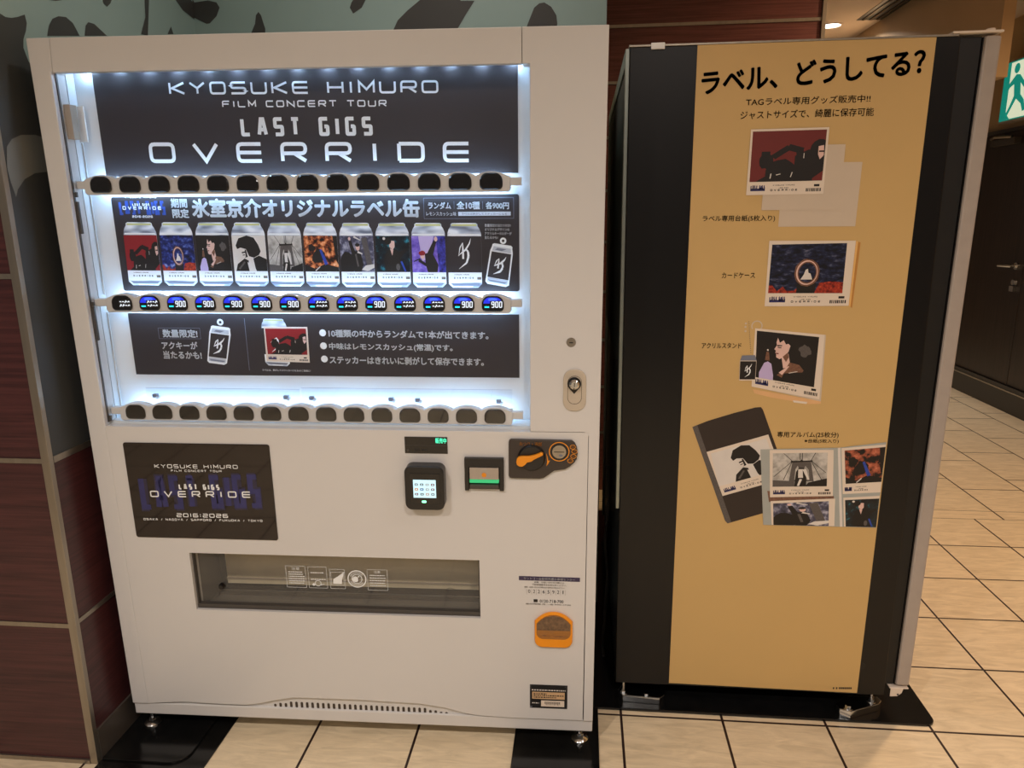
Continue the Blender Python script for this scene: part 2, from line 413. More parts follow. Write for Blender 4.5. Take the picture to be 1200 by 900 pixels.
GL = {
 'A': [[(0, 0), (0.36, 1), (0.64, 1), (1, 0)], [(0.2, 0.32), (0.8, 0.32)]], 'C': [[(1, 1), (0, 1), (0, 0), (1, 0)]],
 'D': [[(0, 0), (0, 1)], [(0, 1), (1, 1), (1, 0), (0, 0)]], 'E': [[(1, 1), (0, 1), (0, 0), (1, 0)], [(0, 0.5), (1, 0.5)]],
 'F': [[(0, 0), (0, 1), (1, 1)], [(0, 0.5), (0.9, 0.5)]], 'G': [[(1, 1), (0, 1), (0, 0), (1, 0), (1, 0.5), (0.55, 0.5)]],
 'H': [[(0, 0), (0, 1)], [(1, 0), (1, 1)], [(0, 0.5), (1, 0.5)]], 'I': [[(0.5, 0), (0.5, 1)]],
 'K': [[(0, 0), (0, 1)], [(1, 1), (0.15, 0.5), (1, 0)]], 'L': [[(0, 1), (0, 0), (1, 0)]],
 'M': [[(0, 0), (0, 1), (0.5, 0.3), (1, 1), (1, 0)]], 'N': [[(0, 0), (0, 1), (1, 0), (1, 1)]],
 'O': [[(0.42, 1), (0, 1), (0, 0), (1, 0), (1, 1), (0.42, 1)]], 'P': [[(0, 0), (0, 1), (1, 1), (1, 0.45), (0, 0.45)]],
 'R': [[(0, 0), (0, 1), (1, 1), (1, 0.45), (0, 0.45)], [(0.5, 0.45), (1, 0)]], 'S': [[(1, 1), (0, 1), (0, 0.5), (1, 0.5), (1, 0), (0, 0)]],
 'T': [[(0, 1), (1, 1)], [(0.5, 1), (0.5, 0)]], 'U': [[(0, 1), (0, 0), (1, 0), (1, 1)]], 'V': [[(0, 1), (0.5, 0), (1, 1)]],
 'Y': [[(0, 1), (0.5, 0.5), (1, 1)], [(0.5, 0.5), (0.5, 0)]], '/': [[(0.2, 0), (0.8, 1)]], ':': [[(0.5, 0.1), (0.5, 0.35)], [(0.5, 0.65), (0.5, 0.9)]],
 '0': [[(0, 0), (0, 1), (1, 1), (1, 0), (0, 0)]], '1': [[(0.2, 1), (0.6, 1), (0.6, 0)]], '2': [[(0, 1), (1, 1), (1, 0.5), (0, 0.5), (0, 0), (1, 0)]],
 '6': [[(1, 1), (0, 1), (0, 0), (1, 0), (1, 0.5), (0, 0.5)]], '9': [[(1, 0.5), (0, 0.5), (0, 1), (1, 1), (1, 0), (0, 0)]],
}
def stroke_text(mb, txt, Q, v, mt, weight=0.16, gap=0.3, fil=0.2, aspect=None, slot=0.0):
    """wide square lettering of even strokes fitted into quad Q; gap = space between letters in letter widths"""
    wid = [0.35 if c in 'I:1' else (0.6 if c == ' ' else 1.0) for c in txt]
    tot = sum(wid) + gap * (len(txt) - 1); x = 0.0
    h = math.dist(Q[0], Q[3]); W = math.dist(Q[0], Q[1]); unit = W / tot; hw = weight * h * 0.5
    sc = lambda p, x0, w_: ((x0 * unit + hw) + p[0] * (w_ * unit - 2 * hw), hw + p[1] * (h - 2 * hw))
    for c, w_ in zip(txt, wid):
        for st in GL.get(c, []):
            pts = [sc(p, x, w_) for p in st]
            cl = len(pts) > 3 and st[0] == st[-1]
            if cl: pts = pts[:-1]
            if c not in 'MNVKYA/': pts = fillet(pts, fil * h, cl)
            for q in ribbon(pts, weight * h, cl):
                mb.flat([bil(Q, p.x / W, p.y / h) for p in q], v, mt)
        x += w_ + gap
_fontcache = {}
def font_mesh(txt, bold):
    key = (txt, bold)
    if key in _fontcache: return _fontcache[key]
    c = bpy.data.curves.new('t', 'FONT'); c.body = txt; c.resolution_u = 3
    o = bpy.data.objects.new('t', c); COL.objects.link(o)
    dg = bpy.context.evaluated_depsgraph_get(); dg.update()
    me = bpy.data.meshes.new_from_object(o.evaluated_get(dg))
    V = [(p.co.x, p.co.y) for p in me.vertices]; Fc = [tuple(p.vertices) for p in me.polygons]
    bpy.data.objects.remove(o); bpy.data.curves.remove(c); bpy.data.meshes.remove(me)
    x0, x1 = min(a for a, b in V), max(a for a, b in V); y0, y1 = min(b for a, b in V), max(b for a, b in V)
    if bold:
        n0 = len(V); V0, F0 = V[:], Fc[:]
        for dx, dy in ((1, 0), (-1, 0), (0, 1), (0, -1), (0.7, 0.7), (-0.7, 0.7), (0.7, -0.7), (-0.7, -0.7)):
            b = len(V); V += [(p + dx * bold, q + dy * bold) for p, q in V0]; Fc += [tuple(i + b for i in f) for f in F0]
        x0 -= bold; x1 += bold; y0 -= bold; y1 += bold
    _fontcache[key] = ([((a - x0) / (x1 - x0), (b - y0) / (y1 - y0)) for a, b in V], Fc)
    return _fontcache[key]
def font_text(mb, txt, Q, v, mt, bold=0.0):
    V, Fc = font_mesh(txt, bold); b = len(mb.v)
    mb.v += [(p[0], v, p[1]) for p in (bil(Q, s, t) for s, t in V)]
    mi = mb.mi(mt)
    for f in Fc:
        (ax, _, az), (bx, _, bz), (cx, _, cz) = (mb.v[b + f[0]], mb.v[b + f[1]], mb.v[b + f[2]])
        mb.f.append([b + i for i in f]); mb.m.append(mi)
def line_quad(F, x0, y0, x1, y1, h, v=0.0):
    """box of a line of type: its top runs between two photo points, h photo pixels tall, upright on the plane"""
    a, b = F.at(x0, y0, v), F.at(x1, y1, v); da = a[1] - F.at(x0, y0 + h, v)[1]; db = b[1] - F.at(x1, y1 + h, v)[1]
    return [a, b, (b[0], b[1] - db), (a[0], a[1] - da)]
INK = -0.0008
def jp(F, parent, txt, box, mt=None, bold=0.0, v=INK, name='lettering', quad=None, label=None):
    mb = MB(); font_text(mb, txt, F.quad(quad) if quad else line_quad(F, *box), v, mt or M_INK, bold)
    o = mb.build(name, parent)
    if label: o['label'] = label
    return o
def tech(F, parent, txt, box, mt=None, weight=0.16, gap=0.3, fil=0.2, v=INK, name='lettering', label=None):
    mb = MB(); stroke_text(mb, txt, line_quad(F, *box), v, mt or M_INK, weight, gap, fil)
    o = mb.build(name, parent)
    if label: o['label'] = label
    return o

# ------------------------------------------------------------------ printed pictures (all in 0..1 of their frame)
def blob(cx, cy, rx, ry, n=14, jag=0.0, seed=1):
    r = random.Random(seed)
    return [(cx + rx * (1 + jag * (r.random() - 0.5)) * math.cos(2 * PI * k / n), cy + ry * (1 + jag * (r.random() - 0.5)) * math.sin(2 * PI * k / n)) for k in range(n)]
def bar(x0, y0, x1, y1, w0, w1=None):
    w1 = w0 if w1 is None else w1; d = Vector((x1 - x0, y1 - y0)).normalized(); n = Vector((-d.y, d.x))
    return [(x0 + n.x * w0 / 2, y0 + n.y * w0 / 2), (x0 - n.x * w0 / 2, y0 - n.y * w0 / 2), (x1 - n.x * w1 / 2, y1 - n.y * w1 / 2), (x1 + n.x * w1 / 2, y1 + n.y * w1 / 2)]
FULL = [(0, 0), (1, 0), (1, 1), (0, 1)]
def art(kind, dull=False):
    A = []
    if kind == 'bike':
        A = [(M_DRED if dull else M_RED, FULL), (M_INKD, [(0.08, 0), (0.3, 0.18), (0.62, 0.1), (0.8, 0.0)]),
             (M_INKD, bar(0.30, 0.48, 0.52, 0.68, 0.10)), (M_INKD, bar(0.50, 0.68, 0.70, 0.60, 0.12)), (M_INKD, bar(0.66, 0.64, 0.68, 0.3, 0.10)),
             (M_INKD, blob(0.22, 0.40, 0.10, 0.16, jag=0.4, seed=3)), (M_INKD, bar(0.2, 0.6, 0.2, 0.3, 0.12)), (M_INKD, blob(0.42, 0.22, 0.22, 0.22, jag=0.2, seed=4)),
             (M_INKD, [(0.60, 0), (0.60, 0.5), (0.78, 0.62), (1, 0.55), (1, 0.2), (0.86, 0.05), (0.86, 0)]), (M_INKD, blob(0.94, 0.62, 0.14, 0.20, jag=0.1, seed=5)),
             (M_SKIN, [(0.91, 0.68), (0.98, 0.70), (0.99, 0.50), (0.94, 0.42), (0.91, 0.52)]), (M_INKD, bar(0.92, 0.58, 0.99, 0.58, 0.03)),
             (M_PALE, bar(0.28, 0.06, 0.29, 0.16, 0.015)), (M_PALE, bar(0.36, 0.13, 0.42, 0.15, 0.015)), (M_PALE, bar(0.56, 0.08, 0.58, 0.18, 0.012)), (M_PALE, bar(0.72, 0.55, 0.72, 0.45, 0.01))]
    elif kind == 'ring':
        sky = M_SKYD if dull else M_SKY
        A = [(sky, FULL), (M_ROCK, [(0, 0), (0.62, 0), (0.58, 0.10), (0.4, 0.12), (0.34, 0.05), (0.24, 0.05), (0.19, 0.14), (0.12, 0.04), (0.04, 0.17), (0, 0.16)]),
             (M_ROCK, [(0.62, 0), (1, 0), (1, 0.22), (0.82, 0.24), (0.68, 0.21)]), (M_INKD, [(0.38, 0), (0.62, 0), (0.64, 0.2), (0.38, 0.2)]),
             (M_BROWN, blob(0.5, 0.42, 0.17, 0.28, 26, 0.06)), (M_SKIN, blob(0.5, 0.42, 0.145, 0.25, 26)), (M_BROWN, blob(0.505, 0.42, 0.13, 0.225, 26)), (sky, blob(0.505, 0.42, 0.115, 0.20, 26)),
             (M_PALE, [(0.42, 0.28), (0.58, 0.28), (0.55, 0.40), (0.52, 0.42), (0.51, 0.5), (0.48, 0.48), (0.46, 0.38)])]
    elif kind == 'face':
        A = [(M_INKD, FULL), (M_GREYP, blob(0.80, 0.70, 0.10, 0.12, jag=0.6, seed=9)), (M_SKIN, [(0.42, 0.52), (0.53, 0.60), (0.58, 0.34), (0.46, 0.28)]),
             (M_SKIN, [(0.345, 0.90), (0.325, 0.80), (0.335, 0.74), (0.295, 0.655), (0.325, 0.625), (0.315, 0.585), (0.33, 0.555), (0.335, 0.49), (0.39, 0.46), (0.47, 0.53), (0.53, 0.64), (0.555, 0.76), (0.52, 0.80), (0.48, 0.78), (0.44, 0.86), (0.38, 0.80)]),
             (M_INKD, bar(0.34, 0.735, 0.42, 0.745, 0.03, 0.02)), (M_INKD, bar(0.35, 0.70, 0.41, 0.70, 0.018)), (M_DRED, bar(0.325, 0.575, 0.37, 0.57, 0.022)), (M_BROWN, [(0.44, 0.52), (0.52, 0.62), (0.54, 0.52), (0.5, 0.42)]),
             (M_BROWN, [(0.36, 0.12), (0.50, 0.28), (0.56, 0.42), (0.72, 0.40), (0.80, 0.30), (0.74, 0.16), (0.5, 0.06)]), (M_SKIN, bar(0.42, 0.16, 0.55, 0.34, 0.07, 0.02)), (M_INKD, [(0.42, 0), (0.48, 0.18), (0.7, 0.24), (0.9, 0.28), (1, 0.1), (1, 0)]), (M_PALE, bar(0.56, 0.20, 0.70, 0.26, 0.012)),
             (M_LILAC, [(0.06, 0), (0.06, 0.12), (0.14, 0.34), (0.20, 0.38), (0.26, 0.34), (0.3, 0.1), (0.3, 0)]), (M_BROWN, bar(0.19, 0.40, 0.19, 0.58, 0.08, 0.04)), (M_PALE, blob(0.19, 0.62, 0.015, 0.02, 8))]
    elif kind == 'hair':
        A = [(M_PALE, FULL), (M_INKD, [(0.10, 0.72), (0.2, 0.92), (0.45, 1.0), (0.66, 0.94), (0.78, 0.74), (0.84, 0.56), (0.78, 0.46), (0.62, 0.38), (0.48, 0.42), (0.40, 0.62), (0.24, 0.66), (0.14, 0.62)]),
             (M_INKD, [(0.30, 0.62), (0.40, 0.60), (0.44, 0.40), (0.36, 0.38)]), (M_PALE, [(0.26, 0.64), (0.36, 0.62), (0.38, 0.40), (0.30, 0.40), (0.24, 0.52)]), (M_INKD, bar(0.27, 0.52, 0.38, 0.54, 0.04)), (M_INKD, bar(0.29, 0.45, 0.36, 0.46, 0.025)),
             (M_INKD, [(0.06, 0), (0.12, 0.2), (0.34, 0.36), (0.46, 0.3), (0.46, 0)]), (M_INKD, [(0.66, 0), (0.60, 0.36), (0.78, 0.44), (1.0, 0.34), (1.0, 0)]), (M_PALE, [(0.46, 0), (0.42, 0.26), (0.62, 0.14), (0.68, 0.0)]), (M_GREYP, bar(0.16, 0.06, 0.34, 0.26, 0.05))]
    elif kind == 'bridge':
        A = [(M_BRICKG, FULL), (M_GREYP, [(0.30, 0.15), (0.36, 0.74), (0.70, 0.76), (0.76, 0.15)]), (M_BRICKG, [(0.40, 0.2), (0.42, 0.52), (0.46, 0.62), (0.49, 0.5), (0.49, 0.2)]), (M_BRICKG, [(0.57, 0.2), (0.57, 0.5), (0.60, 0.62), (0.66, 0.5), (0.68, 0.2)]),
             (M_INKD, [(0.33, 0.72), (0.73, 0.74), (0.73, 0.78), (0.56, 0.77), (0.53, 0.81), (0.50, 0.77), (0.33, 0.77)])]
        for x0, y0, x1, y1 in ((0.36, 0.76, 0.02, 0.3), (0.36, 0.76, 0.2, 0.2), (0.7, 0.77, 0.98, 0.4), (0.7, 0.77, 0.9, 0.2), (0.5, 0.8, 0.5, 1), (0.54, 0.8, 0.54, 1), (0.36, 0.76, 0.2, 1), (0.7, 0.77, 0.78, 1)):
            A.append((M_INKD, bar(x0, y0, x1, y1, 0.012)))
        A += [(M_GREYP, [(0, 0), (0.4, 0), (0.4, 0.16), (0, 0.2)]), (M_INKD, [(0.6, 0), (1, 0), (1, 0.24), (0.84, 0.18), (0.66, 0.12)]), (M_INKD, [(0.40, 0), (0.43, 0.44), (0.48, 0.56), (0.57, 0.56), (0.62, 0.4), (0.62, 0)]),
              (M_PALE, [(0.47, 0.26), (0.47, 0.52), (0.55, 0.52), (0.56, 0.26)]), (M_PALE, bar(0.58, 0.52, 0.66, 0.2, 0.07, 0.03)), (M_PALE, bar(0.52, 0.22, 0.47, 0.02, 0.05, 0.04)), (M_GREYP, blob(0.52, 0.63, 0.035, 0.055, 10))]
    elif kind == 'flame':
        A = [(M_FIRED if dull else M_FIRE, FULL), (M_INKD, blob(0.42, 0.42, 0.18, 0.22, jag=0.5, seed=11)), (M_INKD, [(0, 0), (1, 0), (1, 0.12), (0.6, 0.22), (0.3, 0.08), (0, 0.2)]), (M_INKD, blob(0.22, 0.66, 0.12, 0.10, jag=0.6, seed=12)),
             (M_INKD, [(0.86, 1), (1, 1), (1, 0.2), (0.94, 0.3)]), (M_BLUEP, bar(0.48, 0.62, 0.64, 0.2, 0.06, 0.10)), (M_PALE, bar(0.30, 0.02, 0.44, 0.14, 0.03))]
    elif kind == 'stage':
        A = [(M_STAGE, FULL), (M_INKD, blob(0.2, 0.2, 0.26, 0.34, jag=0.2, seed=15)), (M_GREYP, bar(0.72, 0.95, 0.86, 0.2, 0.16)), (M_PALE, bar(0.42, 0.98, 0.62, 0.88, 0.06, 0.02)), (M_INKD, bar(0.30, 0.86, 0.40, 0.52, 0.09, 0.12)), (M_SKIN, blob(0.29, 0.92, 0.04, 0.05, 8)),
             (M_INKD, [(0.34, 0.58), (0.60, 0.58), (0.68, 0.2), (0.6, 0), (0.4, 0), (0.34, 0.3)]), (M_SKIN, blob(0.53, 0.68, 0.06, 0.09, 12)), (M_INKD, blob(0.52, 0.75, 0.07, 0.05, 10)), (M_PALE, bar(0.52, 0.56, 0.66, 0.5, 0.06, 0.03)), (M_GREYP, bar(0.46, 0.5, 0.52, 0.15, 0.05)),
             (M_PALE, [(0.62, 0.06), (0.8, 0.02), (1, 0.12), (1, 0.22), (0.74, 0.18)])]
    elif kind == 'teal':
        A = [(M_TEAL, FULL), (M_INKD, [(0.28, 0), (0.22, 0.36), (0.34, 0.62), (0.56, 0.66), (0.70, 0.56), (0.92, 0.66), (0.96, 0.6), (0.72, 0.4), (0.70, 0)]), (M_SKIN, [(0.40, 0.88), (0.40, 0.70), (0.50, 0.62), (0.56, 0.70), (0.56, 0.86)]),
             (M_INKD, blob(0.36, 0.86, 0.10, 0.10, jag=0.2, seed=6)), (M_PALE, blob(0.25, 0.93, 0.04, 0.04, 10)), (M_SKIN, [(0.42, 0.66), (0.52, 0.62), (0.48, 0.46)]), (M_GREYP, blob(0.64, 0.14, 0.06, 0.1, 10)), (M_BLUEP, bar(0.74, 0.3, 0.86, 0.02, 0.05))]
    elif kind == 'purple':
        A = [(M_PURPLE, FULL), (M_LILAC, [(0.2, 1), (0.66, 1), (0.5, 0.4), (0.3, 0.3)]), (M_VIOLET, [(0.72, 1), (1, 1), (1, 0), (0.80, 0)]), (M_INKD, bar(0.70, 0.88, 0.54, 0.50, 0.09, 0.18)), (M_SKIN, blob(0.72, 0.92, 0.05, 0.07, 9)),
             (M_INKD, [(0.38, 0.52), (0.60, 0.56), (0.78, 0.2), (0.74, 0), (0.46, 0), (0.40, 0.2)]), (M_SKIN, blob(0.31, 0.46, 0.07, 0.09, 12)), (M_RED, blob(0.30, 0.53, 0.10, 0.07, 12, 0.2)), (M_INKD, bar(0.05, 0.30, 0.24, 0.38, 0.03)), (M_INKD, bar(0.2, 0.34, 0.42, 0.2, 0.08))]
    elif kind == 'emblem':
        A = [(M_SHEET, FULL)] + emblem(0.5, 0.52, 0.38, 0.84)
    return A
def emblem(cx, cy, w_, h, mt=None):
    mt = mt or M_INK
    m = lambda x, y: (cx + (x - 0.5) * w_, cy + (y - 0.5) * h)
    S = [[(1.0, 1.0, 0.02), (0.88, 0.83, 0.10), (0.64, 0.67, 0.13), (0.40, 0.56, 0.05)], [(0.36, 0.86, 0.05), (0.38, 0.6, 0.15), (0.38, 0.33, 0.15)], [(0.36, 0.86, 0.03), (0.15, 0.70, 0.09), (0.04, 0.46, 0.03)],
         [(0.0, 0.43, 0.03), (0.35, 0.56, 0.10), (0.70, 0.65, 0.10)], [(0.60, 0.65, 0.08), (0.77, 0.57, 0.16), (0.80, 0.41, 0.17), (0.64, 0.20, 0.14), (0.04, 0.0, 0.02)]]
    out = []
    for st in S:
        for (x0, y0, w0), (x1, y1, w1) in zip(st, st[1:]):
            p0, p1 = m(x0, y0), m(x1, y1); out.append((mt, bar(*p0, *p1, w0 * w_, w1 * w_)))
    return out
def paint(mb, Q, layers, v, step=0.00004):
    for k, (mt, poly) in enumerate(layers):
        mb.flat([bil(Q, min(1, max(0, s)), min(1, max(0, t))) for s, t in poly], v - k * step, mt)
def card_marks(mb, Q, v, right=True, small=0.17):
    """the printed foot of a photo card: a little block of type, a title and a bar code"""
    sub = lambda x0, x1, y0, y1: [bil(Q, x0, y1), bil(Q, x1, y1), bil(Q, x1, y0), bil(Q, x0, y0)]
    stroke_text(mb, 'LAST GIGS', sub(0.05, 0.24, 0.075, 0.15), v, M_NAVY, 0.22, 0.2)
    mb.flat(sub(0.05, 0.24, 0.06, 0.10), v, M_NAVY)
    stroke_text(mb, 'KYOSUKE HIMURO', sub(0.34, 0.62, 0.135, 0.155), v, M_INKG, 0.25, 0.3)
    stroke_text(mb, 'LAST GIGS', sub(0.42, 0.54, 0.095, 0.112), v, M_INKD, 0.25, 0.3)
    stroke_text(mb, 'OVERRIDE', sub(0.31, 0.66, 0.055, 0.085), v, M_INKD, 0.25, 0.7)
    if right:
        for k in range(9): mb.flat(sub(0.77 + k * 0.022, 0.77 + k * 0.022 + (0.016 if k in (0, 3, 4, 6, 8) else 0.012), 0.04, 0.09), v, M_INKD)
        mb.flat(sub(0.87, 0.94, 0.115, 0.15), v, M_INKD)
def photo_card(F, parent, card, photo, kind, v, label, marks=True, right=True, cardmat=None, dull=True):
    mb = MB(); Q = F.quad(card, v)
    mb.prism(Q, v, v + 0.0003, cardmat or M_CARD)
    if photo:
        lay = art(kind, dull)
        if kind == 'hair': lay = lay[:1] + [(m_, [(0.58 + (x - 0.5) * 0.66, y) for x, y in p]) for m_, p in lay[1:]]
        paint(mb, F.quad(photo, v), lay, v - 0.0001)
    if marks: card_marks(mb, Q, v - 0.0001, right)
    o = mb.build('printed_photo_card', parent); o['label'] = label
    return o
def drink_can(F, parent, Q, kind, v, label, name='printed_can', window=None):
    """a printed can: lid, shoulder with bands, wrapped picture, foot"""
    mb = MB(); q = lambda pts: [bil(Q, s, t) for s, t in pts]
    body = [(0.0, 0.06), (0.12, 0.0), (0.88, 0.0), (1.0, 0.06), (1.0, 0.82), (0.985, 0.86), (0.95, 0.91), (0.90, 0.95), (0.89, 0.985), (0.84, 1.0), (0.16, 1.0), (0.11, 0.985), (0.10, 0.95), (0.05, 0.91), (0.015, 0.86), (0.0, 0.82)]
    mb.prism(q(body), v, v + 0.0003, M_CANSIL)
    L = [(M_LID, [(0.13, 0.955), (0.87, 0.955), (0.87, 0.985), (0.13, 0.985)]), (M_INK, [(0.02, 0.81), (0.98, 0.81), (0.96, 0.835), (0.04, 0.835)]),
         (M_SILVERD, [(0.14, 0.03), (0.86, 0.03), (0.94, 0.07), (0.06, 0.07)]), (M_INK, [(0.3, 0.005), (0.7, 0.005), (0.74, 0.025), (0.26, 0.025)])]
    paint(mb, Q, L, v - 0.0001)
    W = [bil(Q, 0, 0.80), bil(Q, 1, 0.80), bil(Q, 1, 0.24), bil(Q, 0, 0.24)]
    paint(mb, W, art(kind), v - 0.0004)
    lab = [bil(Q, 0, 0.24), bil(Q, 1, 0.24), bil(Q, 1, 0.08), bil(Q, 0, 0.08)]
    mb.flat(lab, v - 0.0002, M_INK)
    s2 = lambda x0, x1, y0, y1: [bil(lab, x0, y1), bil(lab, x1, y1), bil(lab, x1, y0), bil(lab, x0, y0)]
    stroke_text(mb, 'KYOSUKE HIMURO', s2(0.18, 0.62, 0.74, 0.84), v - 0.0003, M_INKG, 0.3, 0.3)
    stroke_text(mb, 'OVERRIDE', s2(0.16, 0.76, 0.38, 0.55), v - 0.0003, M_INKD, 0.25, 0.8)
    mb.flat(s2(0.86, 0.98, 0.3, 0.55), v - 0.0003, M_INKG)
    o = mb.build(name, parent); o['label'] = label
    return o
def key_charm(F, parent, quad, ring, v, label):
    """printed white-edged can charm with a ring hole"""
    mb = MB(); Q = F.quad(quad, v); c = F.at(*ring, v); r = math.dist(F.at(ring[0] + 3.6, ring[1], v), c)
    body = [(0.02, 0.05), (0.12, 0.0), (0.86, 0.0), (0.98, 0.05), (1.0, 0.82), (0.95, 0.93), (0.95, 0.97), (0.88, 1.0), (0.12, 1.0), (0.05, 0.97), (0.05, 0.93), (0.0, 0.82)]
    mb.prism([bil(Q, *p) for p in body], v, v + 0.0003, M_INK)
    for a in ribbon(circle(*c, r * 0.75, 16), r * 0.6, True): mb.flat([tuple(p) for p in a], v - 0.00005, M_INK)
    paint(mb, Q, [(M_SILVER, [(0.09, 0.82), (0.91, 0.82), (0.88, 0.93), (0.12, 0.93)]), (M_SILVERD, [(0.2, 0.85), (0.5, 0.84), (0.7, 0.9), (0.3, 0.9)]), (M_SHEET, [(0.07, 0.17), (0.93, 0.17), (0.93, 0.80), (0.07, 0.80)]),
                  (M_SILVER, [(0.09, 0.05), (0.91, 0.05), (0.91, 0.16), (0.09, 0.16)]), (M_SILVERD, [(0.2, 0.07), (0.8, 0.07), (0.9, 0.11), (0.1, 0.11)])] + emblem(0.5, 0.49, 0.46, 0.46), v - 0.0001)
    o = mb.build('printed_key_charm', parent); o['label'] = label
    return o
#SETTING
# ------------------------------------------------------------------ the setting
I4 = Matrix.Identity(4)
def struct(name, mb, label=None, bevel=0.0, **k):
    o = mb.build(name, bevel=bevel, **k); o['kind'] = 'structure'
    if label: o['label'] = label
    return o
Y_STRIP0, Y_STRIP1 = 1.731, 1.835
mb = MB()
for y0, y1, mt in ((-3.6, Y_STRIP0, M_TILE), (Y_STRIP0, Y_STRIP1, M_TILEB), (Y_STRIP1, 9.0, M_TILEF)):
    mb.face([(-3.0, y0, 0), (6.2, y0, 0), (6.2, y1, 0), (-3.0, y1, 0)], mt)
mb.box(-3.0, 6.2, -3.6, 9.0, -0.1, -0.02, M_TILE)
struct('floor', mb, 'beige stone tile floor with dark joints and staggered tiles beyond')
mb = MB(); mb.box(-3.0, 6.2, -3.6, 9.0, CEIL_Z, CEIL_Z + 0.12, M_CEIL)
struct('ceiling', mb, 'pale painted ceiling with downlights and a dark slot vent')

PX, PY, BY = -0.036, -0.121, 0.815     # pillar corner and rear wall plane
ZT = (0.412, 0.859, 1.307, 1.753, 2.20)
mb = MB()
mb.face([(-3.0, PY, 0), (PX, PY, 0), (PX, PY, CEIL_Z), (-3.0, PY, CEIL_Z)], M_WOODL)
mb.face([(PX, PY, 0), (PX, 1.0, 0), (PX, 1.0, 0.859), (PX, PY, 0.859)], M_WOODL)
mb.face([(PX, PY, 0.859), (PX, 1.0, 0.859), (PX, 1.0, CEIL_Z), (PX, PY, CEIL_Z)], M_MURAL)
mb.face([(-3.0, 1.0, 0), (PX, 1.0, 0), (PX, 1.0, CEIL_Z), (-3.0, 1.0, CEIL_Z)], M_WOODL)
mb.face([(-3.0, PY, 0), (-3.0, 1.0, 0), (-3.0, 1.0, CEIL_Z), (-3.0, PY, CEIL_Z)], M_WOODL)
def side_pt(px, py):
    d = pixel_ray(px, py); q = CAM_POS + d * ((PX - CAM_POS.x) / d.x); return q
def side_leaf(pts, mt, off):
    P = [side_pt(*p) for p in pts]; P = [(PX + off, min(max(p.y, PY + 0.012), BY - 0.001), p.z) for p in P]
    a = sum(P[i][1] * P[(i + 1) % len(P)][2] - P[(i + 1) % len(P)][1] * P[i][2] for i in range(len(P)))
    mb.face(P if a > 0 else P[::-1], mt)
side_leaf([(0, 16), (6, 20), (13, 21), (20, 20), (28.5, 17), (31, 27), (30, 36), (27, 46), (27, 56), (33, 72), (60, 110), (120, 300), (190, 420), (240, 620), (105, 516), (58, 541), (0, 240), (-20, 100), (-25, 10)], M_LEAF, 0.001)
side_leaf([(7, 172), (13, 163), (24, 158), (40, 158), (60, 164), (66, 200), (40, 203), (28, 210), (20, 222), (18, 231), (12, 214), (7, 196)], M_LEAFW, 0.002)
side_leaf([(55, 42), (57, 30), (61, 22), (68, 19), (77, 20), (85, 27), (93, 42)], M_LEAF, 0.001)
side_leaf([(99, 42), (100, 30), (103, 26), (110, 28), (125, 42)], M_LEAF, 0.001)
side_leaf([(50, -30), (54, -10), (58, 0), (65, 1), (72, 0), (77, -12), (72, -32), (60, -40)], M_LEAF, 0.001)
side_leaf([(116, -26), (118, -10), (121, 4), (125, 8), (129, 4), (134, -10), (130, -28)], M_LEAF, 0.001)
side_leaf([(160, -70), (168, -30), (170, 20), (165, 40), (173, 42), (175, -20), (172, -60)], M_LEAF, 0.001)
side_leaf([(196, 40), (200, 31), (203, 40)], M_LEAF, 0.001)
side_leaf([(190, -40), (196, -18), (203, -4), (214, 12), (224, 20), (236, 27), (246, 26), (246, -6), (230, -6), (226, 3), (221, -4), (212, -24), (204, -40)], M_LEAF, 0.001)
struct('wall_left', mb, 'dark laminate pillar with sage and charcoal leaf mural on its side')

mb = MB(); mb.box(PX - 0.02, 1.3228, BY, 2.05, 0, CEIL_Z, M_MURAL)
FB = Frame(Matrix.Translation((0, BY, 0)))
def back_leaf(pts): mb.flat([(max(x, PX + 0.001), z) for x, z in FB.quad(pts)], BY - 0.001, M_LEAF)
back_leaf([(215, -2), (228, 3), (244, 0.5), (254, 3), (257.5, 9), (254, 19), (246, 27.5), (242, 28), (236, 25), (224, 21), (214, 16)])
back_leaf([(294, 40), (299, 28), (300, 18), (303, 14), (306, 18), (311, 34), (311, 40)])
back_leaf([(410, 9), (412, 3), (416, -3), (424, -12), (434, -16), (432, -6), (428, 1), (424, 9), (414, 16)])
back_leaf([(458, 42), (466, 24), (478, 12), (496, -3), (508, -18), (522, -34), (530, -16), (540, 1), (556, 1), (546, 17), (535, 36), (530, 42)])
back_leaf([(614, 40), (620, 24), (626, 9), (632, 4), (638, 3), (646, 8), (652, 18), (653, 28), (652, 40)])
for ox, oy, k in ((300, -60, 1.0), (380, -110, 1.3), (470, -90, 0.9), (610, -70, 1.2), (660, -130, 0.8), (540, -170, 1.4), (420, -210, 1.0), (330, -180, 0.8), (640, -230, 1.2)):
    back_leaf([(ox - 14 * k, oy + 12 * k), (ox - 10 * k, oy - 8 * k), (ox + 4 * k, oy - 24 * k), (ox + 22 * k, oy - 32 * k), (ox + 18 * k, oy - 10 * k), (ox + 6 * k, oy + 10 * k)])
back_leaf([(310, 60), (318, 90), (360, 120), (420, 110), (440, 70), (400, 50), (350, 60)])
struct('wall_back', mb, 'sage green mural wall with charcoal leaf shapes behind the white machine')
mb = MB(); mb.box(1.3, 2.325, 2.0, 2.2, 0, CEIL_Z, M_WOODB)
struct('wall_rear', mb, 'warm brown panelled wall with steel strips behind the black machine')
mb = MB(); mb.box(4.38, 4.55, -3.6, 9.0, 0, CEIL_Z, M_BEIGE)
struct('wall_right', mb, 'beige corridor wall holding the dark door and the exit sign')
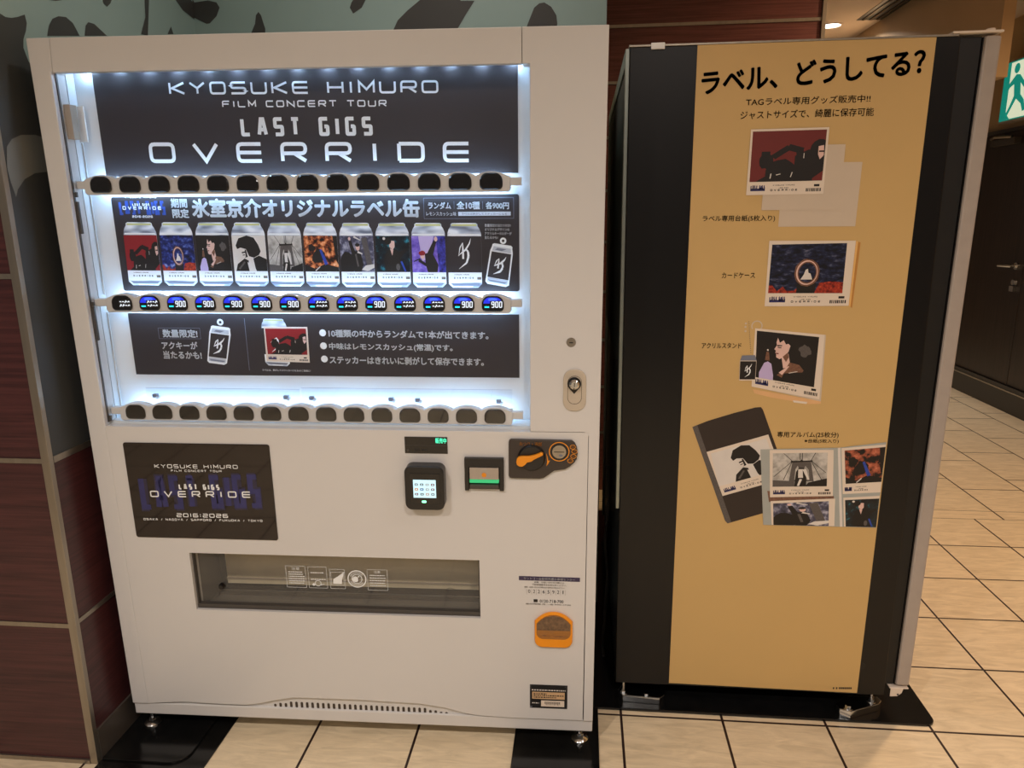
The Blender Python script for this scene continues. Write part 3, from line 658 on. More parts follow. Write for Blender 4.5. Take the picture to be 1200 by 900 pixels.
mb = MB(); mb.box(1.3, 6.2, 9.0, 9.15, 0, CEIL_Z, M_BEIGE)
struct('wall_far', mb, 'beige wall closing the far end of the corridor')
mb = MB(); mb.box(3.40, 3.46, 2.61, 9.0, 2.115, CEIL_Z, M_BEIGE)
struct('trim_bulkhead', mb, 'beige drop panel hanging from the ceiling along the corridor')

# steel strips
n = [0]
def trim(x0, x1, y0, y1, z0, z1, mt=None, bevel=0.0):
    n[0] += 1; m_ = MB(); m_.box(x0, x1, y0, y1, z0, z1, mt or M_STEEL)
    return struct('trim_%d' % n[0], m_, bevel=bevel)
trim(PX - 0.017, PX + 0.004, PY - 0.005, PY + 0.010, 0, CEIL_Z, bevel=0.001)
for z in ZT: trim(-3.0, PX - 0.018, PY - 0.003, PY + 0.004, z - 0.006, z + 0.006)
trim(PX - 0.004, PX + 0.004, PY + 0.011, BY, ZT[1] - 0.008, ZT[1] + 0.008)
trim(PX - 0.004, PX + 0.003, PY + 0.011, BY, ZT[0] + 0.002, ZT[0] + 0.014)
trim(PX - 0.004, PX + 0.006, PY + 0.011, BY, 0.0065, 0.095, M_SKIRT)
trim(-3.0, PX - 0.018, PY - 0.006, PY + 0.004, 0.0, 0.012, M_STEEL)
for k in range(9): 
    z = 2.285 - 0.2455 * k
    trim(1.324, 2.318, 1.994, 2.004, z - 0.007, z + 0.007)
trim(2.318, 2.336, 1.985, 2.2, 0, CEIL_Z, bevel=0.001)

# door in the right-hand wall
mb = MB()
mb.box(4.35, 4.40, 3.81, 5.2, 0.19, 1.99, M_WOODD)
mb.box(4.35, 4.40, 2.55, 3.804, 0.19, 1.99, M_WOODD)
mb.box(4.36, 4.40, 3.80, 3.815, 0.19, 1.99, M_BLACK)
door = struct('door_1', mb, 'dark veneer double door beneath the exit sign', bevel=0.002)
mb = MB(); mb.box(4.345, 4.40, 2.45, 5.3, 1.992, 2.02, M_DGREY)
mb.build('door_frame', door)
mb = MB()
mb.lathe([(0.0, -0.012), (0.026, -0.012), (0.026, 0)], (4.35, 3.885, 1.045), 'x', M_CHROME, 20)
mb.tube([(4.34, 3.885, 1.045), (4.30, 3.885, 1.045), (4.293, 3.90, 1.045), (4.293, 4.02, 1.042)], 0.011, M_CHROME)
mb.lathe([(0.0, -0.02), (0.02, -0.02), (0.024, 0)], (4.35, 3.88, 0.93), 'x', M_CHROME, 20)
mb.box(4.325, 4.35, 3.855, 3.905, 0.865, 0.905, M_CHROME)
o = mb.build('door_handle', door, smooth=True); o['label'] = 'polished lever handle with lock below'
mb = MB(); mb.box(4.30, 4.352, 4.05, 4.36, 1.90, 1.945, M_DGREY); mb.tube([(4.31, 4.1, 1.95), (4.24, 4.2, 1.955), (4.33, 4.42, 1.96)], 0.009, M_STEEL)
o = mb.build('door_closer', door, bevel=0.003); o['label'] = 'grey door closer arm'
mb = MB(); mb.box(4.33, 4.40, -3.6, 9.0, 0, 0.19, M_BASEB); mb.box(4.325, 4.40, -3.6, 9.0, 0.15, 0.16, M_STEEL)
struct('baseboard_right', mb, 'tall black baseboard running under the door')

# exit sign
MS = Matrix(((0, 1, 0, 4.30), (-1, 0, 0, 4.285), (0, 0, 1, 2.07), (0, 0, 0, 1)))     # x runs towards the camera, y into the wall
S = 0.40
sign = empty('exit_sign', MS, 'lit green and white running man exit sign above the dark door', 'sign')
mb = MB(); mb.box(-0.012, S + 0.012, 0.002, 0.079, -0.012, S + 0.012, M_GREY); mb.build('sign_housing', sign, bevel=0.004)
mb = MB()
sq = lambda pts: [(x * S, z * S) for x, z in pts]
mb.flat(sq(FULL), 0.0, M_SIGNG)
mb.flat(sq([(0.20, 0.02), (0.80, 0.02), (0.80, 0.98), (0.20, 0.98)]), -0.001, M_SIGNW)
man = [circle(0.40, 0.86, 0.085, 20), [(0.40, 0.76), (0.52, 0.74), (0.70, 0.58), (0.80, 0.62), (0.80, 0.56), (0.68, 0.50), (0.56, 0.60), (0.60, 0.40), (0.72, 0.30), (0.80, 0.12), (0.72, 0.10), (0.64, 0.24), (0.48, 0.34), (0.36, 0.20), (0.24, 0.06), (0.19, 0.10), (0.30, 0.24), (0.40, 0.40), (0.36, 0.60), (0.24, 0.56), (0.12, 0.44), (0.08, 0.49), (0.22, 0.64)]]
for p in man: mb.flat(sq(p), -0.002, M_SIGNG)
mb.flat(sq([(0.20, 0.02), (0.34, 0.02), (0.24, 0.10), (0.20, 0.16)]), -0.002, M_SIGNG)
mb.build('sign_face', sign)

# ceiling fittings
for i, (lx, ly, pw) in enumerate(LAMPS):
    lab = {4: 'round glowing downlight in the far ceiling beside the slot vent', 3: 'round downlight over the aisle beside the black machine', 0: 'round downlight in front of the white machine, by the pillar', 1: 'round downlight between the two machines, in front of them', 2: 'round downlight in front of the black machine', 5: 'round downlight farthest in front of the machines', 6: 'added unseen downlight brightening the mural above the white machine'}[i]
    t = empty('downlight', Matrix.Translation((lx, ly, CEIL_Z)), lab, 'ceiling light', 'downlights in the ceiling')
    mb = MB(); mb.lathe([(0.085, -0.001), (0.088, -0.006), (0.074, -0.008), (0.070, -0.002)], (0, 0, 0), 'z', M_CEIL, 32); mb.build('trim_ring', t, smooth=True)
    mb = MB(); mb.lathe([(0.0, -0.0035), (0.070, -0.0035)], (0, 0, 0), 'z', mat('downlight_lens', (0.9, 0.9, 0.9), 0.5, emit=(1.0, 0.90, 0.78), estr=9.0), 32)
    mb.build('lens', t)
    L = bpy.data.lights.new('downlight_beam', 'AREA'); L.shape = 'DISK'; L.size = 0.14; L.energy = LAMP_POWER * pw; L.color = (1.0, 0.66, 0.38) if i == 3 else LAMP_COLOR; L.spread = math.radians(150)
    lo = bpy.data.objects.new('downlight_beam', L); COL.objects.link(lo); lo.parent = t; lo.location = (0, 0, -0.012)
vent = empty('slot_vent', Matrix.Translation((3.22, 3.74, CEIL_Z)), 'long black slot vent set in the ceiling beside the bulkhead', 'vent')
mb = MB(); mb.box(0, 0.178, -0.6, 0.53, -0.004, -0.0005, M_BLACK); mb.build('vent_frame', vent)
for k in range(3):
    mb = MB(); mb.box(0.03 + k * 0.05, 0.045 + k * 0.05, -0.58, 0.51, -0.010, -0.0045, M_GLOSS); mb.build('slat', vent)

# black floor plates under the machines
mb = MB(); mb.prism(rounded(-0.030, 0.262, -0.72, -0.001, 0.004), 0, 0.0045, M_PLATE)
def floor_plate(x0, x1, y0, y1, z0, z1, rs, label, bevel=0.0015):
    m_ = MB(); P = rounded(x0, x1, y0, y1, 0.02, 6, rs); nn = len(P)
    m_.v = [(x, y, z1) for x, y in P] + [(x, y, z0) for x, y in P]
    m_.f = [list(range(nn)), list(range(2 * nn - 1, nn - 1, -1))] + [[i, i + nn, (i + 1) % nn + nn, (i + 1) % nn] for i in range(nn)]
    m_.m = [m_.mi(M_PLATE)] * len(m_.f)
    o = m_.build('floor_plate', bevel=bevel); tag(o, label, 'floor plate', 'black floor plates under the machines'); return o
floor_plate(-0.032, 0.262, -0.36, 0.80, 0.0, 0.004, (0.003, 0.003, 0.003, 0.003), 'black floor plate in the corner by the pillar, lying under another plate')
floor_plate(-0.028, 0.205, -0.115, 0.76, 0.004, 0.010, (0.004, 0.05, 0.004, 0.004), 'black floor plate with rounded corner carrying the white machine\'s left front foot')
floor_plate(1.079, 1.314, -0.42, 0.206, 0.0, 0.008, (0.004, 0.004, 0.004, 0.004), 'black floor strip under the white machine\'s right front foot')
floor_plate(1.079, 2.272, 0.2085, 1.70, 0.0, 0.008, (0.004, 0.03, 0.02, 0.004), 'wide black floor plate under the black machine')
# ------------------------------------------------------------------ white vending machine
_X = Vector((math.cos(0.0292), math.sin(0.0292), -0.006)).normalized()
_Z = Vector((0.006, -0.0276, 1.0)); _Z = (_Z - _X * _Z.dot(_X)).normalized(); _Y = _Z.cross(_X)
MW = Matrix(((_X.x, _Y.x, _Z.x, -0.0004), (_X.y, _Y.y, _Z.y, 0.0017), (_X.z, _Y.z, _Z.z, 0), (0, 0, 0, 1)))
FW = Frame(MW)
W, H = 1.2955, 1.8300
WU0, WU1, WZ0, WZ1 = 0.0460, 1.1270, 0.9280, 1.7575
vm = empty('vending_machine', MW, 'white drinks vending machine with a lit display window and orange coin lever', 'vending machine')
def part(mb, name, label=None, parent=None, **k):
    o = mb.build(name, parent or vm, **k)
    if label: o['label'] = label
    return o
# body behind the door
mb = MB()
mb.box(0.003, W - 0.003, 0.24, 0.70, 0.066, H - 0.004, M_WHITE)
mb.box(0.003, 0.030, 0.05, 0.24, 0.066, H - 0.004, M_WHITE); mb.box(W - 0.14, W - 0.003, 0.05, 0.24, 0.066, H - 0.004, M_WHITE)
mb.box(0.030, W - 0.14, 0.05, 0.24, 0.62, 0.90, M_WHITE); mb.box(0.030, W - 0.14, 0.05, 0.24, 0.066, 0.37, M_WHITE); mb.box(0.030, W - 0.14, 0.05, 0.24, 1.806, H - 0.004, M_WHITE)
mb.box(0.030, 0.205, 0.05, 0.24, 0.37, 0.62, M_WHITE); mb.box(1.02, W - 0.14, 0.05, 0.24, 0.37, 0.62, M_WHITE)
part(mb, 'cabinet')
# door panels
lx1, lz = 1.2685, 0.9215                     # right edge and top of the lower panel
mb = MB(); mb.prism([(0, 0.0985), (0.0455, 0.0985), (0.0455, WZ1), (0.0500, WZ1 + 0.002), (0.0548, H), (0, H)], 0, 0.05, M_WHITE); part(mb, 'door_stile', bevel=0.002)
mb = MB(); mb.prism([(0.0508, WZ1), (1.1098, WZ1), (1.1098, H), (0.0556, H)], 0, 0.022, M_WHITE); mb.box(0.06, 1.109, 0.022, 0.05, 1.806, H, M_WHITE); part(mb, 'door_header', bevel=0.0015)
mb = MB(); mb.prism([(lx1 + 0.0025, 0.0985), (W, 0.0985), (W, H), (1.1108, H), (1.1108, WZ1), (WU1, WZ1), (WU1, lz + 0.001), (lx1 - 0.010, lz + 0.001), (lx1 - 0.002, lz - 0.0025), (lx1 + 0.001, lz - 0.010)], 0, 0.05, M_WHITE); mb.box(1.109, 1.1115, 0.010, 0.022, WZ1 + 0.001, H - 0.001, M_SEAM)
part(mb, 'door_stile', bevel=0.0025)
DU0, DU1, DZ0, DZ1 = 0.2232, 0.9955, 0.4035, 0.5722
ZA = 0.150
mb = MB(); us = [0.0462, DU0, DU1, lx1]; zs = [ZA, DZ0, DZ1, lz]
mb.grid(us, zs, {(1, 1)}, 0, 0.04, M_WHITE)
arch = [FW.at(*p) for p in [(215, 822), (262, 825), (288, 826), (305, 824), (325, 820), (345, 817.3), (420, 820), (492, 824.5), (520, 829), (545, 835.5), (560, 838.3), (600, 841)]]
poly = [(0.0462, ZA), (0.0462, 0.1005)] + arch + [(lx1, 0.1005), (lx1, ZA)]
mb.prism(poly, 0, 0.04, M_WHITE)
part(mb, 'door_panel')
mb = MB(); mb.box(0.0, W, 0.006, 0.05, 0.060, 0.0965, M_WHITE); part(mb, 'kick_plate', bevel=0.003)
mb = MB(); mb.box(0.05, W - 0.03, 0.012, 0.045, 0.092, 0.155, M_WHITE)
for k in range(33):
    a = FW.at(322 + k * 6.28, 820.6 + k * 0.30, 0.011); hh = 0.019 if 2 < k < 29 else (0.013 if 0 < k < 31 else 0.009)
    mb.flat(rounded(a[0] - 0.0036, a[0] + 0.0036, a[1] - 0.021, a[1] - 0.021 + hh, 0.0032, 3), 0.0115, M_SEAM)
part(mb, 'vent_grille', 'row of small dark air slots in an arched opening')
# feet
for (u, v_, lab) in ((0.030, 0.035, 1), (1.262, 0.035, 1), (0.05, 0.64, 0), (1.25, 0.64, 0)):
    mb = MB(); wp = MW @ Vector((u, v_, 0.064)); zf = 0.0104 if u < 0.5 else 0.0084
    mb.lathe([(0.0, 0.014), (0.010, 0.013), (0.019, 0.008), (0.024, 0.003), (0.024, 0.0), (0.0, 0.0)], (wp.x, wp.y, zf), 'z', M_CHROME, 28)
    mb.lathe([(0.0, wp.z - zf + 0.004), (0.006, wp.z - zf + 0.004), (0.006, 0.008)], (wp.x, wp.y, zf), 'z', M_CHROME, 14)
    mb.lathe([(0.011, 0.020), (0.011, 0.012)], (wp.x, wp.y, zf), 'z', M_CHROME, 6); mb.lathe([(0.0, 0.020), (0.011, 0.020)], (wp.x, wp.y, zf), 'z', M_CHROME, 6)
    o = mb.build('foot', vm, smooth=True, fix=True); o.matrix_parent_inverse = MW.inverted(); o['label'] = 'chrome levelling foot'
# display window
VB = 0.081
mb = MB()
mb.box(0.034, 1.150, VB, VB + 0.006, 0.905, 1.805, M_INNER)
mb.box(0.034, 0.0455, 0.052, VB, 0.905, 1.805, M_INNER); mb.box(1.132, 1.150, 0.052, VB, 0.905, 1.805, M_INNER)
mb.box(0.034, 1.150, 0.024, VB, 1.796, 1.805, M_INNER)
mb.box(0.0455, 1.132, 0.026, VB, 0.905, 0.9275, M_INNER)
part(mb, 'window_liner', 'white lining of the display window')
mb = MB(); mb.flat([(WU0, WZ0 - 0.001), (WU1, WZ0 - 0.001), (WU1, WZ1 - 0.0005), (WU0, WZ1 - 0.0005)], 0.0120, M_PANE); part(mb, 'window_pane')
mb = MB()
mb.box(WU0 - 0.0005, WU0 + 0.0015, 0.013, 0.019, WZ0, WZ1, M_DGREY)
part(mb, 'window_gasket', 'dark edge strip of the window')
for (z0, z1) in ((1.40, 1.475), (1.14, 1.225), (1.485, 1.497), (1.226, 1.236), (0.93, 0.945)):
    mb = MB(); mb.box(WU0 + 0.0020, WU0 + 0.0075, 0.014, 0.021, z0, z1, M_DGREY); part(mb, 'hinge_catch', 'small dark catch on the window edge', bevel=0.001)
mb = MB()
for k in range(15):
    u = 0.085 + k * 0.0715; mb.box(u - 0.006, u + 0.006, 0.064, 0.0715, 1.7725, 1.776, M_LEDTOP)
mb.box(0.06, 1.12, 0.060, 0.0765, 1.7765, 1.7955, M_INNER)
part(mb, 'top_light_strip', 'row of bluish white light chips at the top of the window')
# plastic box and wires on the left lining
mb = MB(); a = FW.at(71, 124, 0.05); b = FW.at(88, 164, 0.05); mb.box(0.046, 0.062, 0.026, 0.05, b[1], a[1], M_GREY); part(mb, 'sensor_box', 'beige box fixed to the lining', bevel=0.001)
mb = MB(); a = FW.at(84, 125, 0.07); b = FW.at(105, 167, 0.07); mb.box(max(a[0], 0.048), b[0], 0.064, 0.0685, b[1], a[1], M_INK); part(mb, 'sensor_cover', 'white cover plate', bevel=0.001)
for pts in ([(82, 168), (86, 180), (95, 205), (97, 212)], [(88, 168), (91, 190), (95, 213)], [(95, 168), (93, 195), (96, 213)],
            [(95, 228), (100, 262), (103, 290), (108, 320), (112, 345)], [(99, 228), (106, 258), (111, 275), (113, 310), (118, 345)], [(117, 366), (121, 400), (126, 440), (130, 478)], [(121, 366), (124, 405), (129, 440), (133, 470), (130, 480)]):
    mb = MB(); P = [FW.at(*p, 0.070) for p in pts]; mb.tube([(max(x, 0.0495), 0.070, z) for x, z in P], 0.0017, M_PALE); part(mb, 'wire', 'thin pale wire')

# button rails
def digits(mb, cx, cz, s, v, kind):
    if kind == '900':
        for i, ch in enumerate('900'):
            x0 = cx - 0.0035 + i * 0.0092
            stroke_text(mb, ch, [(x0, cz + 0.0075), (x0 + 0.0075, cz + 0.0075), (x0 + 0.0070, cz - 0.0075), (x0 - 0.0005, cz - 0.0075)], v, M_EMWHITE, 0.14, 0.2, 0.10)
    else:
        r = random.Random(int(cx * 1000))
        for row in range(2):
            for i in range(4):
                x0 = cx - 0.004 + i * 0.0068; z0 = cz + (0.0035 if row == 0 else -0.0055); d = r.choice((-1, 0, 1))
                for q in ribbon([(x0, z0 - 0.0015 * d), (x0 + 0.0030, z0 + 0.0028 + 0.001 * d), (x0 + 0.0050, z0 + 0.0005)], 0.0020): mb.flat([tuple(p) for p in q], v, M_EMWHITE)
def button(name_parent, cx, cz, hw, hh, state):
    mb = MB(); P = rounded(-hw, hw, -hh, hh, 0, 7, (hw * 0.36, hw * 0.36, hw * 0.62, hw * 0.62))
    P = [(x, z + (0.0022 * (1 - (x / hw) ** 2) if z > 0 else -0.0008 * (1 - (x / hw) ** 2))) for x, z in P]
    in_ = [(x * 0.90, z * 0.88) for x, z in P]; nn = len(P); b = len(mb.v)
    mb.v += [(cx + x, 0.0175, cz + z) for x, z in P] + [(cx + x, 0.0150, cz + z) for x, z in in_]
    for i in range(nn):
        j = (i + 1) % nn; mb.f.append([b + i, b + j, b + nn + j, b + nn + i]); mb.m.append(mb.mi(M_GLOSS))
    mb.f.append([b + nn + i for i in range(nn)]); mb.m.append(mb.mi(M_GLOSS))
    v = 0.0147
    if state in ('900', 'dash', 'dim'):
        if state != 'dim' or True:
            if state in ('900', 'dash'):
                mb.flat([(cx + x * 0.84, cz + hh * 0.05 + z * 0.78) for x, z in P if z > 0] , v, M_EMBLUE)
                mb.flat(circle(cx, cz + hh * 0.62, hw * 0.42, 18, hh * 0.26), v - 0.0002, M_EMBLUE2)
                mb.flat([(cx - 0.0195, cz - 0.0085), (cx - 0.0085, cz - 0.0085), (cx - 0.0085, cz - 0.0050), (cx - 0.0195, cz - 0.0050)], v - 0.0003, M_EMCYAN)
            elif state == 'dim':
                pass
        mb.flat(rounded(cx - 0.0065, cx + 0.025, cz - 0.0095, cz + 0.0085, 0.001, 2), v - 0.0004, M_INKD)
        digits(mb, cx + 0.0005, cz - 0.0008, 1, v - 0.0006, state if state == '900' else 'dash')
    elif state == 'dimblue': pass
    return mb.build('button', name_parent)
ST2 = ['dim', 'dash', '900', '900', '900', '900', '900', 'dash', 'dash', '900', 'dash', 'dash', '900', '900']
for (p0, p1, states, lab) in (((117.5, 215), (575.5, 214.5), [None] * 14, 'upper rail of unlit buttons'), ((142.5, 354.5), (577.5, 357.3), ST2, 'middle rail of lit price buttons'), ((158.5, 483), (580, 488.5), [None] * 14, 'lower rail of unlit buttons')):
    A, B = FW.at(*p0, 0.017), FW.at(*p1, 0.017)
    cz = (A[1] + B[1]) / 2; du = (B[0] - A[0]) / 13; us = [A[0] + du * k for k in range(14)]
    hw, hh, zb, zc, zv = 0.0262, 0.0172, cz - 0.0228, cz + 0.0225, cz + 0.0135
    top = []
    for k, u in enumerate(us):
        for s_ in (-1.0, -0.8, -0.6, -0.4, -0.2, 0.0, 0.2, 0.4, 0.6, 0.8): top.append((u + s_ * du / 2, zv + (zc - zv) * max(0.0, math.cos(s_ * PI / 2)) ** 0.8))
    e0, e1 = us[0] - 0.043, us[-1] + 0.043
    poly = [(e0 + 0.004, zb), (e1 - 0.004, zb), (e1, zb + 0.006), (e1, zv - 0.004), (e1 - 0.006, zv)] + [(us[-1] + du / 2, zv)] + top[::-1] + [(e0 + 0.006, zv), (e0, zv - 0.004), (e0, zb + 0.006)]
    mb = MB(); mb.prism(poly, 0.020, 0.046, M_WHITE); mb.box(WU0 + 0.0035, e0 + 0.004, 0.026, 0.044, cz - 0.009, cz + 0.009, M_WHITE); mb.box(e1 - 0.004, e1 + 0.026, 0.026, 0.044, cz - 0.009, cz + 0.009, M_WHITE)
    rail = part(mb, 'button_rail', lab, bevel=0.0015)
    for u, stt in zip(us, states):
        o = button(rail, u, cz, hw, hh, stt)
        if stt == '900': o['label'] = 'lit blue button reading 900'
        elif stt: o['label'] = 'lit button with broken digits'
    mb = MB(); mb.box(e0, e1, 0.0475, 0.0500, cz - 0.018, zv - 0.001, M_INNER); mb.box(e0 + 0.01, e1 - 0.01, 0.0502, 0.0530, zv - 0.012, zv - 0.001, M_LEDBAR if cz > 1.1 else M_LEDBAR2); mb.box(e0 + 0.01, e1 - 0.01, 0.0502, 0.0530, zb + 0.001, zb + 0.008, M_LEDBAR if cz > 1.1 else M_LEDBAR2)
    part(mb, 'rail_light_strip', 'thin white light strip behind a button rail')
# clear holders and clips on the bottom shelf
for (x0, x1) in ((169, 350), (352, 600)):
    a, b = FW.at(x0, 455, 0.060), FW.at(x1, 459, 0.060); mb = MB(); mb.box(a[0], b[0], 0.066, 0.0672, a[1] - 0.036, a[1], M_CLEAR)
    mb.box(a[0], b[0], 0.0662, 0.0674, a[1] - 0.0012, a[1], M_SILVER); part(mb, 'clear_divider', 'clear plastic strip on the bottom shelf')
for (x, y) in ((183, 464), (336, 466), (366, 467), (459, 468.5), (490, 469.5), (585, 471)):
    c = FW.at(x, y, 0.062); mb = MB(); mb.box(c[0] - 0.007, c[0] + 0.005, 0.056, 0.0655, c[1] - 0.003, c[1] + 0.006, M_SILVERD); mb.prism(circle(c[0] + 0.006, c[1] - 0.003, 0.004, 10), 0.055, 0.0655, M_SILVER); part(mb, 'shelf_clip', 'small grey metal clip')

# dark tour panel set in the front
mb = MB(); q = [FW.at(*p) for p in ((147, 518.5), (316.5, 520.5), (325.5, 633), (158, 628.5))]
pu0, pu1, pz0, pz1 = (q[0][0] + q[3][0]) / 2, (q[1][0] + q[2][0]) / 2, (q[2][1] + q[3][1]) / 2, (q[0][1] + q[1][1]) / 2
mb.prism(rounded(pu0, pu1, pz0, pz1, 0.006), -0.003, 0.0, M_PANEL); tour = part(mb, 'tour_panel', 'glossy dark panel with tour lettering', bevel=0.001)
tech(FW, tour, 'LAST GIGS', (161, 555.5, 304.5, 553.5, 43), M_NAVY2, 0.24, 0.2, 0.0, -0.0033, 'glow_lettering', 'big blurred blue letters')
tech(FW, tour, 'LAST GIGS', (162, 557.5, 303.5, 555.5, 39), M_NAVY, 0.15, 0.26, 0.0, -0.0034, 'glow_lettering', 'big blurred blue letters')
tech(FW, tour, 'KYOSUKE HIMURO', (181.5, 543.3, 279, 544.3, 4.5), None, 0.17, 0.30, 0.2, -0.0038)
tech(FW, tour, 'FILM CONCERT TOUR', (201, 549.7, 260.5, 550.4, 2.4), None, 0.2, 0.35, 0.2, -0.0038)
tech(FW, tour, 'LAST GIGS', (209.7, 566.3, 257.5, 567.3, 6.6), None, 0.26, 0.55, 0.1, -0.0038)
tech(FW, tour, 'OVERRIDE', (176.3, 574.3, 294, 575.3, 7.4), None, 0.19, 0.6, 0.2, -0.0038)
tech(FW, tour, '2016:2026', (207.4, 600.6, 267.6, 601.6, 4.6), None, 0.2, 0.25, 0.15, -0.0038)
tech(FW, tour, 'OSAKA / NAGOYA / SAPPORO / FUKUOKA / TOKYO', (169, 606.3, 308, 608.4, 2.6), None, 0.2, 0.3, 0.2, -0.0038)

# sales display, card reader, note slot, coin unit
a, b = FW.at(474, 511.5), FW.at(524.8, 531.5)
mb = MB(); mb.prism(rounded(a[0], b[0], b[1], a[1], 0.001), -0.002, 0.0, M_GLOSS); mb.box(a[0], b[0], -0.0026, -0.002, (a[1] + b[1]) / 2 - 0.001, (a[1] + b[1]) / 2, M_DGREY)
c = FW.at(478.2, 527); mb.prism(circle(c[0], c[1], 0.0034, 14), -0.0026, -0.002, M_DGREY)
for x in (489, 497.5):
    c = FW.at(x, 527); mb.box(c[0] - 0.007, c[0] + 0.007, -0.0028, -0.002, c[1] - 0.003, c[1] + 0.003, M_BLACK)
disp = part(mb, 'sales_display', 'black sales display with glowing green characters', bevel=0.0006)
jp(FW, disp, '販売中', (510.3, 512.8, 523.2, 513.1, 6.2), M_EMGREEN, 0.012, -0.003)
a, b = FW.at(473, 546.5, -0.034), FW.at(521.3, 598.5, -0.034)
mb = MB(); mb.prism(rounded(a[0], b[0], b[1], a[1], 0.017), -0.034, 0.0, M_BLACK); cr = part(mb, 'card_reader', 'black rounded card reader with a glowing screen', bevel=0.003)
a, b = FW.at(479.5, 555, -0.035), FW.at(516, 591, -0.035)
mb = MB(); mb.prism(rounded(a[0], b[0], b[1], a[1], 0.002), -0.0352, -0.0341, M_GLOSS); part(mb, 'reader_face', 'glossy black face', cr)
a, b = FW.at(483.8, 562.3, -0.036), FW.at(511.2, 583.7, -0.036)
mb = MB(); mb.prism([(a[0], b[1]), (b[0], b[1]), (b[0], a[1]), (a[0], a[1])], -0.0358, -0.0353, M_SCREEN)
ic = [M_SILVERD, M_GREYP, M_SILVER, M_RED, M_ORANGE, M_BLUEP, M_SILVER, M_RED, M_RED, M_GREYP, M_SKIN, M_SILVERD]
for k in range(12):
    x = a[0] + (b[0] - a[0]) * (0.14 + 0.24 * (k % 4)); z = a[1] + (b[1] - a[1]) * (0.26 + 0.27 * (k // 4)); 
    mb.flat(rounded(x - 0.0042, x + 0.0042, z - 0.0030, z + 0.0030, 0.001, 2), -0.0360, ic[k]); mb.flat(rounded(x - 0.002, x + 0.002, z - 0.0013, z + 0.0013, 0.0004, 2), -0.0361, M_SCREEN)
part(mb, 'screen', 'small bright screen with rows of payment icons', cr)
c = FW.at(497, 588, -0.036); mb = MB(); mb.prism(rounded(c[0] - 0.006, c[0] + 0.006, c[1] - 0.003, c[1] + 0.003, 0.003), -0.0362, -0.0353, mat('lit_green_lamp', (0, 0.2, 0.08), 0.3, emit=(0.25, 1.0, 0.5), estr=2.5)); part(mb, 'status_lamp', 'glowing green lamp', cr)
q = [FW.at(*p) for p in ((544.5, 535), (590.5, 536.5), (590, 574), (545.5, 573.5))]
x0, x1, z0, z1 = q[0][0], q[1][0], q[2][1], q[0][1]
mb = MB(); hx, hz = (x1 - x0), (z1 - z0)
mb.grid([x0, x0 + 0.11 * hx, x1 - 0.11 * hx, x1], [z0, z0 + 0.12 * hz, z1 - 0.28 * hz, z1], {(1, 1), (1, 0)}, -0.010, 0.0, M_BLACK)
mb.box(x0 + 0.1 * hx, x1 - 0.1 * hx, -0.003, 0.0, z0 + 0.02 * hz, z1 - 0.2 * hz, M_BLACK)
bs = part(mb, 'note_slot', 'dark banknote slot with a green light', bevel=0.0015)
mb = MB(); mb.box(x0 + 0.13 * hx, x1 - 0.13 * hx, -0.012, -0.0032, z0 + 0.36 * hz, z1 - 0.29 * hz, M_GREY); mb.flat(circle((x0 + x1) / 2, z0 + 0.5 * hz, 0.006, 14), -0.0125, M_ORANGE); part(mb, 'note_guide', 'clear grey note guide', bs, bevel=0.001)
mb = MB(); mb.box(x0 + 0.13 * hx, x1 - 0.13 * hx, -0.0125, -0.0032, z0 + 0.26 * hz, z0 + 0.345 * hz, M_EMGREEN2); part(mb, 'slot_lamp', 'green glowing strip', bs)
mb = MB(); mb.box(x0 + 0.13 * hx, x1 - 0.13 * hx, -0.014, -0.0032, z0 + 0.09 * hz, z0 + 0.20 * hz, M_DGREY); part(mb, 'slot_lip', None, bs, bevel=0.001)
outline = [(596.3, 517), (596.8, 515), (598.8, 513.6), (632, 514.2), (670, 515.2), (673.5, 518), (675.8, 522.5), (677, 530), (675.8, 537), (672.5, 541.5), (668, 545.5), (662, 548.8), (655, 549.8), (649.5, 550.5), (645, 553.5), (641, 556.5), (637, 558.8), (632.5, 559.8), (600, 559.2), (597.5, 558.3), (596.3, 556)]
mb = MB(); mb.prism([FW.at(*p) for p in outline], -0.008, 0.0, mat('charcoal_plastic', srgb(58, 50, 46), 0.4)); cu = part(mb, 'coin_unit', 'charcoal coin unit with coin mouth and price marks', bevel=0.0015)
c = FW.at(623, 536.5, -0.01); mb = MB(); mb.lathe([(0.0, -0.016), (0.030, -0.016), (0.034, -0.008)], (c[0], 0, c[1]), 'y', M_BLACK, 32)
kn = part(mb, 'return_knob', 'round black return knob', cu, fix=True)
mb = MB(); mb.prism([FW.at(*p, -0.02) for p in ((605, 541), (605.6, 537.5), (607.5, 535.2), (610.5, 534.3), (620, 534.2), (627, 532.8), (634.5, 529.8), (636.8, 531), (636.3, 533), (626, 538), (622.5, 540.5), (617.8, 541.3), (615.5, 544.2), (612.2, 546.2), (608.8, 546), (606, 544.2))], -0.026, -0.0162, M_ORANGE); part(mb, 'return_lever', 'orange coin return lever', kn, bevel=0.0015)
c = FW.at(655.3, 529.5, -0.009); mb = MB()
for qd in ribbon(circle(c[0], c[1], 0.0240, 32), 0.0022, True): mb.flat([tuple(p) for p in qd], -0.0085, M_ORANGE)
mb.prism(circle(c[0], c[1], 0.0205, 28), -0.0088, -0.008, M_BLACK); mb.prism(circle(c[0], c[1], 0.0170, 28), -0.0105, -0.008, M_STEEL); mb.box(c[0] - 0.0125, c[0] + 0.0125, -0.0108, -0.0104, c[1] - 0.001, c[1] + 0.001, M_BLACK)
mb.flat(circle(c[0] + 0.004, c[1] - 0.009, 0.005, 12, 0.003), -0.0108, M_SILVERD)
part(mb, 'coin_mouth', 'round metal coin mouth with an orange ring', cu)
